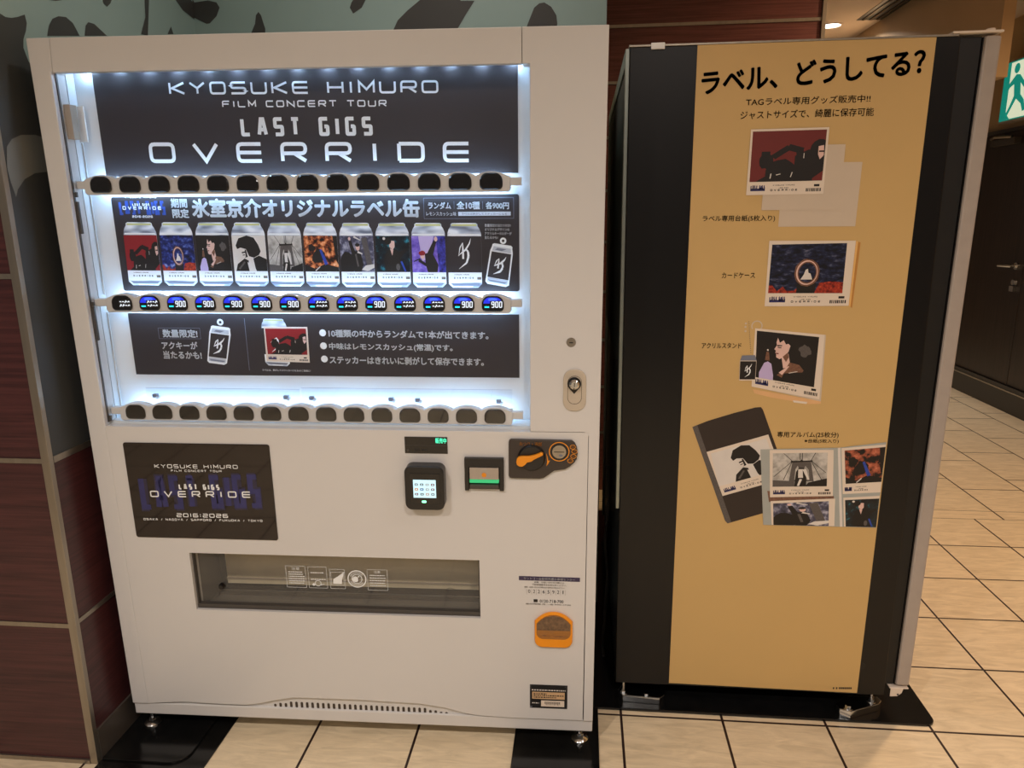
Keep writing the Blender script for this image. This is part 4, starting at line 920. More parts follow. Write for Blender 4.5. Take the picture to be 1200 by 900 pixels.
for (x, y, tx) in ((671.2, 524, '500'), (673.2, 529.3, '100'), (672, 535, '50'), (668.3, 540.2, '10')):
    c = FW.at(x, y, -0.009); mb = MB()
    for qd in ribbon(circle(c[0], c[1], 0.0066, 18, 0.0052), 0.0012, True): mb.flat([tuple(p) for p in qd], -0.0085, M_ORANGE)
    font_text(mb, tx, [(c[0] - 0.0042, c[1] + 0.0022), (c[0] + 0.0042, c[1] + 0.0022), (c[0] + 0.0042, c[1] - 0.0022), (c[0] - 0.0042, c[1] - 0.0022)], -0.0086, M_ORANGE, 0.01); part(mb, 'price_mark', 'orange coin value in a ring', cu)
mb = MB(); mb.flat([FW.at(*p, -0.0085) for p in ((640, 531), (641.5, 535), (642.5, 540), (644.5, 539.5), (642.5, 543.5), (640.3, 546.5), (641.2, 541), (640.8, 535.5))], -0.0085, M_ORANGE); part(mb, 'turn_mark', 'orange turn arrow', cu)
jp(FW, cu, 'おつり・返却', (609, 516.4, 635, 517, 4.8), M_ORANGE, 0.01, -0.0085, label='orange lettering')
# locks
c = FW.at(669.3, 401.3); mb = MB(); mb.lathe([(0.0, -0.003), (0.0095, -0.003), (0.0115, 0.0)], (c[0], 0, c[1]), 'y', M_STEEL, 28); mb.box(c[0] - 0.0045, c[0] + 0.0045, -0.0036, -0.003, c[1] - 0.0012, c[1] + 0.0012, M_BLACK); part(mb, 'key_cylinder', 'small round metal lock')
a, b = FW.at(660.2, 432.5), FW.at(686.3, 481.5); mx = (a[0] + b[0]) / 2
mb = MB(); mb.prism(rounded(a[0], b[0], b[1], a[1], 0.024, 8), -0.004, 0.0, mat('lock_plate_beige', srgb(196, 184, 166), 0.35)); lp = part(mb, 'handle_lock', 'beige oval lock plate', bevel=0.0015)
c = FW.at(673, 450, -0.006); mb = MB()
for qd in ribbon(rounded(mx - 0.0165, mx + 0.0165, b[1] + 0.018, a[1] - 0.016, 0.016, 8), 0.0010, True): mb.flat([tuple(p) for p in qd], -0.0043, M_SEAM)
mb.prism([(c[0] + 0.0165 * math.cos(t), c[1] + 0.0165 * math.sin(t)) for t in [PI * k / 14 for k in range(-3, 18)]] + [(c[0], c[1] - 0.025)], -0.0046, -0.004, M_BLACK); part(mb, 'lock_recess', 'black keyhole recess', lp)
mb = MB(); mb.lathe([(0.0, -0.020), (0.008, -0.020), (0.012, -0.017), (0.012, -0.004)], (c[0], 0, c[1] + 0.001), 'y', M_CHROME, 28); mb.box(c[0] - 0.001, c[0] + 0.001, -0.0205, -0.0199, c[1] - 0.004, c[1] + 0.006, M_BLACK); part(mb, 'lock_barrel', 'bright chrome lock barrel', lp, smooth=True, fix=True)

# delivery port
mb = MB(); D = 0.235
mb.box(DU0 - 0.012, DU1 + 0.012, 0.156, 0.160, DZ0 - 0.03, DZ1 + 0.04, M_BLACK)
mb.box(DU0 - 0.012, DU0 - 0.004, 0.0405, 0.16, DZ0 - 0.03, DZ1 + 0.04, M_DGREY); mb.box(DU1 + 0.004, DU1 + 0.012, 0.0405, 0.16, DZ0 - 0.03, DZ1 + 0.04, M_DGREY)
mb.box(DU0 - 0.012, DU1 + 0.012, 0.0405, 0.16, DZ1 + 0.032, DZ1 + 0.04, M_DGREY)
mb.face([(DU0 - 0.004, 0.0405, DZ0 - 0.018), (DU1 + 0.004, 0.0405, DZ0 - 0.018), (DU1 + 0.004, 0.156, DZ0 - 0.029), (DU0 - 0.004, 0.156, DZ0 - 0.029)], M_GALVD)
dp = part(mb, 'delivery_port', 'dark delivery compartment')
mb = MB(); mb.box(DU0 + 0.02, DU1 + 0.003, 0.148, 0.154, DZ0 - 0.004, DZ1 + 0.03, M_BAFFLE); mb.box(DU0 + 0.02, DU1 + 0.003, 0.144, 0.148, DZ0 + 0.012, DZ0 + 0.016, M_GREY); mb.box(DU0 + 0.005, DU1 + 0.003, 0.12, 0.124, DZ0 - 0.026, DZ0 - 0.014, M_DGREY); part(mb, 'port_baffle', 'beige plate at the back', dp)
mb = MB(); mb.flat([(DU0, DZ0 + 0.001), (DU1, DZ0 + 0.001), (DU1, DZ1 - 0.001), (DU0, DZ1 - 0.001)], 0.020, M_FLAP); fl = part(mb, 'delivery_flap', 'smoky clear flap')
mb = MB()
mb.box(DU0 + 0.0005, DU1 - 0.0005, 0.012, 0.024, DZ1 - 0.007, DZ1 - 0.0005, M_DGREY); mb.box(DU0 + 0.0005, DU1 - 0.0005, 0.008, 0.024, DZ0 + 0.0005, DZ0 + 0.013, M_DGREY)
mb.box(DU0 + 0.0005, DU0 + 0.004, 0.010, 0.024, DZ0, DZ1, M_DGREY); mb.box(DU1 - 0.004, DU1 - 0.0005, 0.010, 0.024, DZ0, DZ1, M_DGREY)
part(mb, 'flap_edge', 'dark edge of the flap', fl, bevel=0.001)
VF = 0.0194
def flap_frame(x0, y0, x1, y1, lines, wd=0.0008, fill=None):
    mb = MB(); a, b = FW.at(x0, y0, VF), FW.at(x1, y1, VF)
    for qd in ribbon(rounded(a[0], b[0], b[1], a[1], 0.001, 2), wd, True): mb.flat([tuple(p) for p in qd], VF, M_INK)
    for k in range(lines):
        z = a[1] - (a[1] - b[1]) * (0.30 + 0.62 * k / max(1, lines)); r = random.Random(k + int(x0)); x = a[0] + 0.006
        while x < b[0] - 0.008:
            w_ = r.uniform(0.002, 0.006); mb.flat([(x, z), (x + w_, z), (x + w_, z + 0.0026), (x, z + 0.0026)], VF, M_INK); x += w_ + 0.0012
    return mb, a, b
mb, a, b = flap_frame(334.5, 663, 359.5, 688.5, 6); font_text(mb, '注意', [(a[0] + 0.016, a[1] - 0.003), (b[0] - 0.016, a[1] - 0.003), (b[0] - 0.016, a[1] - 0.012), (a[0] + 0.016, a[1] - 0.012)], VF, M_INK); part(mb, 'flap_notice', 'white printed notice', fl)
mb, a, b = flap_frame(360.5, 664, 384, 689.3, 2); c = ((a[0] + b[0]) / 2, b[1] + 0.014)
for qd in ribbon(circle(c[0], c[1], 0.008, 16), 0.0018, True): mb.flat([tuple(p) for p in qd], VF, M_INK)
mb.flat(circle(c[0] - 0.012, c[1] - 0.004, 0.004, 10), VF, M_INK); mb.flat(bar(c[0] + 0.006, c[1] - 0.005, c[0] + 0.018, c[1] - 0.002, 0.003, 0.001), VF, M_INK); part(mb, 'flap_notice', 'white printed notice with a pictogram', fl)
mb, a, b = flap_frame(386, 667, 405, 690, 0)
for qd in ribbon(rounded(a[0] + 0.003, b[0] - 0.003, b[1] + 0.010, a[1] - 0.008, 0.001, 2), 0.0008, True): mb.flat([tuple(p) for p in qd], VF, M_INK)
mb.flat([(a[0] + 0.007, b[1] + 0.014), (b[0] - 0.009, b[1] + 0.014), (b[0] - 0.008, b[1] + 0.026), (b[0] + 0.000, a[1] - 0.006), (b[0] - 0.012, a[1] - 0.016), (a[0] + 0.009, b[1] + 0.028)], VF, M_INK); part(mb, 'flap_notice', 'white printed hand picture', fl)
c = FW.at(418.3, 678.5, VF); mb = MB()
for rr, ww in ((0.0240, 0.0030), (0.0135, 0.0020)):
    for qd in ribbon(circle(c[0], c[1], rr, 32), ww, True): mb.flat([tuple(p) for p in qd], VF, M_INK)
mb.flat(circle(c[0] - 0.004, c[1] - 0.001, 0.0085, 16), VF, M_INK); mb.flat(circle(c[0] + 0.005, c[1] + 0.007, 0.0022, 10), VF, M_INK); mb.flat(bar(c[0] + 0.005, c[1] + 0.004, c[0] + 0.004, c[1] - 0.010, 0.004, 0.003), VF, M_INKG); 
for k in range(10):
    t = PI * (1.15 + 0.07 * k); mb.flat(circle(c[0] + 0.0185 * math.cos(t), c[1] + 0.0185 * math.sin(t), 0.0016, 6), VF, M_INK); mb.flat(circle(c[0] + 0.0185 * math.cos(t), c[1] - 0.0185 * math.sin(t), 0.0016, 6), VF, M_INK)
part(mb, 'flap_notice', 'round white recycling mark', fl)
mb, a, b = flap_frame(430, 667.5, 454.7, 692, 5); font_text(mb, '注意', [(a[0] + 0.018, a[1] - 0.003), (b[0] - 0.018, a[1] - 0.003), (b[0] - 0.018, a[1] - 0.011), (a[0] + 0.018, a[1] - 0.011)], VF, M_INK); part(mb, 'flap_notice', 'white printed notice', fl)
c = FW.at(260.5, 686.5, 0.018); mb = MB(); mb.lathe([(0.0, -0.012), (0.006, -0.011), (0.0085, -0.005), (0.0085, 0.0)], (c[0], 0.020, c[1]), 'y', M_GLOSS, 20); part(mb, 'bumper', 'small glossy black bumper', fl, smooth=True, fix=True)
c = FW.at(528, 695.5, VF); mb = MB()
for qd in ribbon(circle(c[0], c[1], 0.0160, 28), 0.0014, True): mb.flat([tuple(p) for p in qd], VF, M_DGREY)
for k in range(3): mb.flat(circle(c[0] - 0.008 + 0.008 * k, c[1] + 0.003 + 0.004 * (k == 1), 0.0022, 8), VF, M_DGREY)
part(mb, 'flap_ring', 'dark moulded ring', fl)

# service sticker, coin cup, maker plate
mb = MB(); q = line_quad(FW, 608, 674.9, 679.7, 677, 4.9); mb.prism(q, -0.0003, -0.00005, mat('navy_strip', srgb(62, 52, 84), 0.5)); stk = part(mb, 'service_sticker', 'service sticker with a navy heading strip')
jp(FW, stk, 'サントリー自動販売機お客様センター', (613.5, 676, 674, 677.9, 3.0), M_INK, 0.01)
for tx, bx in (('故障、お問い合わせの際には', (626, 681, 661, 682.2, 2.0)), ('下記管理番号をお知らせください。', (623.5, 683.8, 664, 685.2, 2.0)), ('故障、お問い合わせの際は右の番号をお知らせ下さい', (614.5, 686.7, 662, 688.3, 1.8)),
               ('0120-718-700', (632.5, 702.4, 660.3, 703.4, 3.4)), ('受付時間 月～金 9:00-17:00', (616, 706.4, 669, 708.2, 1.7))): jp(FW, stk, tx, bx, M_INKG if len(tx) > 12 else M_INKD, 0.006)
for k, ch in enumerate('02265921'): jp(FW, stk, ch, (619.0 + k * 5.65 + (0.8 if ch == '1' else 0), 690.6 + k * 0.2, 621.4 + k * 5.65 - (0.6 if ch == '1' else 0), 690.7 + k * 0.2, 4.0), M_INKD, 0.0)
mb = MB()
for k in range(9): a = FW.at(617.3 + k * 5.65, 689.8 + k * 0.2); b = FW.at(617.3 + k * 5.65, 696.3 + k * 0.2); mb.flat([(a[0] - 0.0002, b[1]), (a[0] + 0.0002, b[1]), (a[0] + 0.0002, a[1]), (a[0] - 0.0002, a[1])], INK, M_INKG)
a, b = FW.at(625.3, 702), FW.at(630, 705.6); mb.flat(rounded(a[0], b[0], b[1], a[1], 0.001, 2), INK, M_INKD); part(mb, 'number_boxes', None, stk)
q0 = [FW.at(*p) for p in ((626.7, 726), (671, 728), (671, 757), (627.5, 756))]
cx, cw = (q0[0][0] + q0[1][0]) / 2, (q0[1][0] - q0[0][0]) / 2; cz0 = (q0[2][1] + q0[3][1]) / 2; ctop = FW.at(648, 716.3)[1]; cz1 = q0[0][1]
def cup_shape(s, dz0=0.0, dz1=0.0):
    P = []; r = 0.020 * s
    for k in range(7): t = PI + 0.5 * PI * k / 6; P.append((cx - cw * s + r + r * math.cos(t), cz0 + dz0 + r + r * math.sin(t)))
    for k in range(7): t = 1.5 * PI + 0.5 * PI * k / 6; P.append((cx + cw * s - r + r * math.cos(t), cz0 + dz0 + r + r * math.sin(t)))
    for k in range(15): t = -1 + 2 * k / 14; P.append((cx - cw * s * t, cz1 + dz1 + (ctop - cz1) * (1 - abs(t) ** 2.2)))
    return P
mb = MB(); mb.prism(cup_shape(1.0), -0.010, 0.0, M_ORANGE); cup = part(mb, 'coin_return_cup', 'orange coin return cup', bevel=0.0025)
mb = MB(); mb.prism([(x, max(z, cz0 + 0.026)) for x, z in cup_shape(0.90, 0.026, -0.005)], -0.0112, -0.0102, M_AMBER); mb.flat([(cx - cw * 0.88, cz0 + 0.052), (cx + cw * 0.88, cz0 + 0.052), (cx + cw * 0.88, cz1 - 0.006)] + [(cx - cw * 0.88 * t, cz1 - 0.006 + (ctop - cz1) * (1 - abs(t) ** 2.2)) for t in (-0.8, -0.5, 0, 0.5, 0.8)] + [(cx - cw * 0.88, cz1 - 0.006)], -0.0114, mat('smoky_amber', srgb(110, 84, 60), 0.2, var=0.4, scale=90))
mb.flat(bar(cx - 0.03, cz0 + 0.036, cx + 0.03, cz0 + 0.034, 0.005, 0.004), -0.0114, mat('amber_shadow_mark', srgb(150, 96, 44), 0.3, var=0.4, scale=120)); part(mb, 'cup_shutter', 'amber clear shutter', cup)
q = [FW.at(*p) for p in ((621, 801.3), (665, 804), (665, 831), (621, 828.6))]; x0, x1, z0, z1 = q[0][0], q[1][0], (q[2][1] + q[3][1]) / 2, (q[0][1] + q[1][1]) / 2
mb = MB(); mb.box(x0, x1, -0.001, 0.0, z0, z1, M_BLACK); pw, ph = x1 - x0, z1 - z0
P = lambda a, b, c, d: [(x0 + a * pw, z0 + c * ph), (x0 + b * pw, z0 + c * ph), (x0 + b * pw, z0 + d * ph), (x0 + a * pw, z0 + d * ph)]
mb.flat(P(0.06, 0.93, 0.40, 0.70), -0.0013, mat('plate_copper', srgb(206, 172, 132), 0.4)); mb.flat(P(0.30, 0.92, 0.08, 0.34), -0.0013, M_CARD)
for k in range(26): mb.flat(P(0.40 + k * 0.016, 0.40 + k * 0.016 + (0.006 if k % 3 else 0.011), 0.14 if k % 2 else 0.19, 0.29), -0.0015, M_INKD)
for a_, b_ in ((0.04, 0.93), (0.96, 0.93), (0.04, 0.07), (0.96, 0.07)): mb.flat(circle(x0 + a_ * pw, z0 + b_ * ph, 0.0018, 10), -0.0014, M_CHROME)
r = random.Random(5)
for zz, xa, xb, mt in ((0.76, 0.05, 0.95, M_PALE), (0.60, 0.10, 0.45, M_INKD), (0.53, 0.10, 0.90, M_INKD), (0.45, 0.10, 0.70, M_INKD), (0.2, 0.06, 0.24, M_PALE)):
    x = xa
    while x < xb: w_ = r.uniform(0.02, 0.06); mb.flat(P(x, min(x + w_, xb), zz, zz + 0.045), -0.0015, mt); x += w_ + 0.018
part(mb, 'maker_plate', 'small black riveted plate with a bar code')
# ------------------------------------------------------------------ printed sheets behind the window
def sheet(name, px, label, rx=0.0, group=None):
    q = [FW.at(*p, VB - 0.002) for p in px]; u0 = (q[0][0] + q[3][0]) / 2; u1 = (q[1][0] + q[2][0]) / 2; z0 = (q[2][1] + q[3][1]) / 2; z1 = (q[0][1] + q[1][1]) / 2
    F = FW.sub(u0, VB - 0.002, z0)
    mb = MB(); mb.prism(rounded(0, u1 - u0, 0, z1 - z0, rx) if rx else [(0, 0), (u1 - u0, 0), (u1 - u0, z1 - z0), (0, z1 - z0)], 0, 0.0018, M_SHEET)
    o = mb.build(name, matrix=F.M); tag(o, label, 'poster', 'printed sheets in the machine window'); return F, o
F1, s1 = sheet('poster', ((107, 81), (607, 77), (607, 205), (124, 205)), 'black concert tour title sheet at the top of the lit window')
tech(F1, s1, 'KYOSUKE HIMURO', (197, 96, 513.5, 94, 15.2), None, 0.17, 0.26, 0.22, label='white wide lettering')
tech(F1, s1, 'FILM CONCERT TOUR', (260, 118, 453, 117, 8), None, 0.19, 0.32, 0.2)
tech(F1, s1, 'LAST GIGS', (281, 137.6, 436, 136.6, 22.4), None, 0.20, 0.58, 0.05)
tech(F1, s1, 'OVERRIDE', (173.5, 167, 551, 166, 24.2), None, 0.18, 0.66, 0.22)
F2, s2 = sheet('poster', ((130, 230), (608, 228.5), (609, 343.5), (144.5, 339)), 'black sheet picturing a row of ten printed cans and their price', 0.006)
tech(F2, s2, 'LAST GIGS', (138, 235, 193, 235, 17.5), M_NAVY2, 0.28, 0.14, 0.0, -0.0004, 'glow_lettering')
tech(F2, s2, 'LAST GIGS', (138.5, 235.5, 192.5, 235.5, 16.5), mat('print_bright_blue', srgb(46, 74, 150), 0.4, var=0.3, scale=60), 0.17, 0.26, 0.0, -0.0005, 'glow_lettering', 'blue blurred letters')
tech(F2, s2, 'KYOSUKE HIMURO', (146, 229.5, 183, 229.5, 2.6), None, 0.2, 0.3, 0.2)
tech(F2, s2, 'LAST GIGS', (155, 238.2, 175, 238.2, 3.2), None, 0.26, 0.5, 0.1)
tech(F2, s2, 'OVERRIDE', (143.5, 241.6, 189, 241.8, 4.2), None, 0.22, 0.55, 0.2)
tech(F2, s2, '2016:2026', (155, 252.4, 179, 252.6, 2.6), None, 0.22, 0.25, 0.15)
jp(F2, s2, '期間', (199.5, 232.8, 218.8, 232.8, 10.8), None, 0.035)
jp(F2, s2, '限定', (201.5, 244.8, 221, 244.8, 10.8), None, 0.035)
jp(F2, s2, '氷室京介オリジナルラベル缶', (223.5, 232.6, 491.5, 232.8, 22.6), None, 0.042, label='large white Japanese lettering')
mb = MB(); a, b = F2.at(496.3, 232.2), F2.at(602, 255.8)
for qd in ribbon([(a[0], b[1]), (b[0], b[1]), (b[0], a[1]), (a[0], a[1])], 0.0009, True): mb.flat([tuple(p) for p in qd], INK, M_SILVERD)
for x in (532, 565.5): c = F2.at(x, 236); d = F2.at(x, 245); mb.flat([(c[0] - 0.0004, d[1]), (c[0] + 0.0004, d[1]), (c[0] + 0.0004, c[1]), (c[0] - 0.0004, c[1])], INK, M_SILVERD)
a, b = F2.at(537, 248.3), F2.at(598.5, 252.6); mb.flat([(a[0], b[1]), (b[0], b[1]), (b[0], a[1]), (a[0], a[1])], INK, M_SILVER); mb.build('price_box', s2)
jp(F2, s2, 'ランダム', (501.5, 236.6, 528.5, 236.8, 8.4), None, 0.038)
jp(F2, s2, '全10種', (535, 235.8, 562.3, 236, 9.4), None, 0.038)
jp(F2, s2, '各900円', (569, 236.4, 596.5, 236.6, 8.6), None, 0.038)
jp(F2, s2, 'レモンスカッシュ味', (499.5, 248, 534.6, 248.2, 4.8), None, 0.02)
jp(F2, s2, 'ラベルは剥がしてステッカーになる', (541, 249.1, 594, 249.3, 2.7), M_INKD, 0.0, INK - 0.0003)
for k, tx in enumerate(('数量限定の当たり付き!', 'オリジナルデザインの', 'アクリルキーホルダーが', '当たるかも!')):
    jp(F2, s2, tx, (568, 262.3 + 4.7 * k, (598.5, 597, 599.5, 583.5)[k], 262.4 + 4.7 * k, 3.7), None, 0.02)
KINDS = [('bike', 'printed can with a red motorbike picture'), ('ring', 'printed can with a ring under a blue cloudy sky'), ('face', 'printed can with a profile on black'), ('hair', 'printed can with dark tousled hair on white'), ('bridge', 'printed can with a grey bridge'),
         ('flame', 'printed can with orange flames'), ('stage', 'printed can with a stage scene in grey'), ('teal', 'printed can with a teal and black stage'), ('purple', 'printed can with a purple stage'), ('emblem', 'plain black printed can with a white brush emblem')]
for i, (kd, lab) in enumerate(KINDS):
    t = i / 9
    px = [(143 + (523.6 - 143) * t, 260.4 + 1.0 * t), (181.6 + (563.6 - 181.6) * t, 260.6 + 0.8 * t), (190.5 + (565 - 190.5) * t, 334.6 + 2.6 * t), (151.6 + (526.2 - 151.6) * t, 334.2 + 3.0 * t)]
    drink_can(F2, s2, F2.quad(px, -0.0006), kd, -0.0006, lab)
key_charm(F2, s2, ((576, 284.5), (602, 288.6), (596.7, 337), (567.8, 331.8)), (589.6, 282.2), -0.0006, 'white-edged can charm printed beside the cans')
F3, s3 = sheet('poster', ((149.3, 367), (608, 368.5), (609, 444.5), (159.8, 437)), 'black notice sheet with three bulleted lines below the lit price buttons')
a, b = F3.at(185.3, 384.3), F3.at(235.5, 397); mb = MB()
for qd in ribbon([(a[0], b[1]), (b[0], b[1]), (b[0], a[1]), (a[0], a[1])], 0.0009, True): mb.flat([tuple(p) for p in qd], INK, M_SILVERD)
a, b = F3.at(287, 373), F3.at(292.5, 434); mb.flat([(b[0] - 0.0006, b[1]), (b[0] + 0.0006, b[1]), (b[0] + 0.0006, a[1]), (b[0] - 0.0006, a[1])], INK, M_SILVERD); mb.build('rule_lines', s3)
jp(F3, s3, '数量限定!', (190, 385.8, 231, 386.2, 9.6), None, 0.034)
jp(F3, s3, 'アクキーが', (189, 400, 231, 400.4, 9), None, 0.034)
jp(F3, s3, '当たるかも!', (191, 411, 236, 411.6, 9.4), None, 0.034)
key_charm(F3, s3, ((246, 381), (271.2, 384.5), (266.2, 428), (242.3, 424.8)), (258, 377.6), -0.0006, 'white-edged can charm printed on the notice')
drink_can(F3, s3, F3.quad(((305, 373.4), (335, 373.8), (340, 429.4), (311.5, 428)), -0.0004), 'emblem', -0.0004, 'printed can behind a photo label')
photo_card(F3, s3, ((309, 383), (360, 383.2), (363, 425), (312.5, 423.2)), ((310.5, 385), (358.5, 385), (360.3, 415.8), (313.8, 415)), 'bike', -0.0010, 'printed red motorbike label on the notice', dull=False)
jp(F3, s3, 'ラベルは、剥がしてステッカーになるよ!ご自由に!', (307.5, 432.3, 364, 433.3, 2.3), None, 0.0)
for k, (tx, bx) in enumerate((('10種類の中からランダムで1本が出てきます。', (384.6, 385.9, 572.5, 388.6, 9.2)), ('中味はレモンスカッシュ(常温)です。', (385.3, 401.6, 530.5, 403.6, 9.2)), ('ステッカーはきれいに剥がして保存できます。', (386, 417, 567, 419.6, 9.2)))):
    jp(F3, s3, tx, bx, None, 0.034)
    c = F3.at(*((378.2, 390), (379.2, 405.2), (380.3, 420.6))[k]); mb = MB(); mb.flat(circle(c[0], c[1], 0.0088, 20), INK, M_INK); mb.build('bullet', s3)

# ------------------------------------------------------------------ black vending machine standing side-on
BX0, BY0 = 1.366, 0.2486
MBK = Matrix.Translation((BX0, BY0, 0)); FK = Frame(MBK)
bk = empty('vending_machine', MBK, 'black vending machine standing side-on with a yellow poster on it', 'vending machine')
BD, BWID, BZ0, BZ1 = 0.770, 1.25, 0.0655, 1.8295
mb = MB(); mb.box(0, BD, 0, BWID, BZ0, BZ1, M_CABLK); cab = part(mb, 'cabinet', None, bk, bevel=0.002)
hc = FK.at(1010, 780.5); mb = MB(); mb.prism(circle(hc[0], hc[1], 0.0105, 20), -0.0006, 0.0, M_RUBBER); part(mb, 'cable_hole', 'small black hole', bk)
mb = MB(); mb.box(-0.002, BD - 0.005, -0.002, BWID, BZ1, BZ1 + 0.005, M_STEEL); part(mb, 'top_lid', 'thin metal top edge', bk, bevel=0.001)
a = FK.at(763, 55), FK.at(779, 55); mb = MB(); mb.box(a[0][0], a[1][0], -0.006, 0.0, BZ1 - 0.007, BZ1 + 0.0075, M_INK); part(mb, 'lid_clip', 'small white clip', bk, bevel=0.001)
mb = MB(); mb.box(-0.010, -0.0005, 0.004, 0.034, 0.62, BZ1 - 0.002, M_GALV); mb.box(-0.010, -0.0005, BWID - 0.03, BWID, 0.08, BZ1 - 0.002, M_GALV); mb.box(-0.010, -0.0005, 0.034, BWID - 0.03, BZ1 - 0.04, BZ1 - 0.002, M_GALV)
mb.box(-0.006, -0.0005, 0.036, BWID - 0.032, 1.0, BZ1 - 0.042, M_DGREY)
part(mb, 'rear_flange', 'galvanised flange on the rear', bk, bevel=0.001)
# door: dark inner edge and pale grey outer shell, hanging slightly out of true
dr = bpy.data.objects.new('door', None); COL.objects.link(dr); dr.parent = bk; dr.rotation_euler = (0, math.radians(0.85), 0); dr.location = (BD + 0.003, 0, 0.10); dr['label'] = 'door with a pale grey edge'
def dbox(name, x0, x1, y0, y1, z0, z1, mt, bevel, lab=None):
    m_ = MB(); m_.box(x0, x1, y0, y1, z0, z1, mt); o = m_.build(name, dr, bevel=bevel)
    if lab: o['label'] = lab
    return o
mb = MB(); mb.prism([(BD + 0.0005, 0.1), (BD + 0.026, 0.1), (BD + 0.0515, 1.829), (BD + 0.0005, 1.829)], 0.010, BWID - 0.01, M_RUBBER); part(mb, 'door_gasket', 'black rubber gasket', bk)
dbox('inner_frame', 0.0245, 0.0265, 0.006, BWID - 0.01, 0.0, 1.728, M_BLACK, 0.0)
dbox('door_shell', 0.027, 0.0640, 0.0, BWID, 0.0, 1.7305, mat('pale_grey_door_shell', srgb(170, 160, 152), 0.4), 0.006, 'pale grey door shell')
a = FK.at(1128, 42), FK.at(1176, 36.5)
mb = MB(); mb.box(BD - 0.02, BD + 0.093, -0.004, 0.05, BZ1 + 0.0055, BZ1 + 0.0105, M_CARD); mb.lathe([(0.0, 0.008), (0.010, 0.008), (0.010, 0.0)], (BD + 0.075, 0.022, BZ1 + 0.0105), 'z', M_CARD, 18)
part(mb, 'top_hinge', 'cream top hinge plate', bk, bevel=0.001)
mb = MB(); p0 = FK.at(1043.5, 806), FK.at(1058.5, 806); mb.prism([(p0[0][0], 0.0655), (p0[0][0] + 0.020, 0.0675), (p0[1][0] - 0.004, 0.078), (p0[1][0], 0.093), (p0[0][0], 0.093)], -0.003, 0.0, M_CARD)
mb.box(p0[0][0] - 0.003, p0[1][0] + 0.014, -0.002, 0.05, 0.091, 0.0945, M_CARD); c = FK.at(1051.5, 813); mb.flat(circle(c[0], c[1], 0.0030, 12), -0.0034, M_BLACK)
part(mb, 'bottom_hinge', 'cream bottom hinge bracket', bk, bevel=0.0008)
# anchor feet
def anchor(pxs, zf, bolts, label):
    m_ = MB(); P = [on_floor(*p, zf) for p in pxs]; P = [(p.x - BX0, p.y - BY0) for p in P]
    ar = sum(P[i][0] * P[(i + 1) % len(P)][1] - P[(i + 1) % len(P)][0] * P[i][1] for i in range(len(P)))
    if ar < 0: P = P[::-1]
    nn = len(P); m_.v = [(x, y, zf) for x, y in P] + [(x, y, 0.0082) for x, y in P]; m_.f = [list(range(nn)), list(range(2 * nn - 1, nn - 1, -1))] + [[i, i + nn, (i + 1) % nn + nn, (i + 1) % nn] for i in range(nn)]; m_.m = [m_.mi(M_CHROME)] * len(m_.f)
    ft = m_.build('anchor_foot', bk, bevel=0.0015); ft['label'] = label
    for (bx, by, tall) in bolts:
        c = on_floor(bx, by, zf + 0.006); m_ = MB(); c = (c.x - BX0, c.y - BY0, zf)
        m_.lathe([(0.0, 0.002), (0.013, 0.002), (0.013, 0.0)], c, 'z', M_CHROME, 20); m_.lathe([(0.0, 0.009), (0.0085, 0.009), (0.0085, 0.002)], c, 'z', M_CHROME, 6)
        if tall: m_.lathe([(0.0, tall), (0.005, tall), (0.005, 0.009)], c, 'z', M_CHROME, 12)
        m_.build('bolt', ft, fix=True)
anchor([(724.5, 808), (729.5, 814.5), (773, 818.3), (778.3, 814.5), (778.5, 805), (770, 801), (730, 800)], 0.030, [(730.5, 809, 0.05), (757, 812.5, 0)], 'bolted metal foot plate')
anchor([(979, 824), (984, 831), (997, 834), (1030, 825), (1033, 821), (1028, 816), (990, 815)], 0.032, [(994, 827, 0), (1021, 819, 0.04)], 'bolted metal foot plate set at an angle')
mb = MB(); mb.lathe([(0.0, 0.06), (0.012, 0.06), (0.02, 0.0), (0.0, 0.0)], (0.06, 1.15, 0.0085), 'z', M_CHROME, 16); part(mb, 'foot', None, bk, fix=True)
mb = MB(); mb.lathe([(0.0, 0.06), (0.012, 0.06), (0.02, 0.0), (0.0, 0.0)], (0.70, 1.15, 0.0085), 'z', M_CHROME, 16); part(mb, 'foot', None, bk, fix=True)

# yellow poster and its pictures
pq = [FK.at(*p) for p in ((817.5, 53), (1097.5, 42), (1004, 811.7), (783.8, 800))]
pu, pz = pq[3][0], pq[3][1]
FP = FK.sub(pu, -0.0016, pz)
mb = MB(); mb.prism([(x - pu, min(z, BZ1 - 0.0006) - pz) for x, z in pq], 0, 0.0010, M_YELLOW); yp = mb.build('poster', matrix=FP.M)
tag(yp, 'tall yellow paper poster on the side of the black machine', 'poster')
jp(FP, yp, 'ラベル、どうしてる？', None, M_INKD, 0.030, quad=((822, 83.4), (1085.5, 56), (1084, 87), (822, 111.8)), label='large black Japanese lettering')
for tx, bx in (('TAGラベル専用グッズ販売中!!', (874.5, 115.3, 1020.5, 110.8, 9.0)), ('ジャストサイズで、綺麗に保存可能', (868, 130.3, 1024.5, 126, 9.8))): jp(FP, yp, tx, bx, M_INKD, 0.006)
for tx, bx in (('ラベル専用台紙(5枚入り)', (823.5, 252.6, 908.5, 252, 8)), ('カードケース', (846, 319.3, 885, 319.2, 6.8)), ('アクリルスタンド', (822.5, 401.6, 869, 401.6, 6.6)), ('専用アルバム(25枚分)', (911, 505.7, 983, 506.2, 7.6)), ('※台紙(5枚入り)', (943, 514.2, 983, 514.6, 5.2))): jp(FP, yp, tx, bx, M_INKD, 0.008)
mb = MB(); r = random.Random(2); x = 976.0
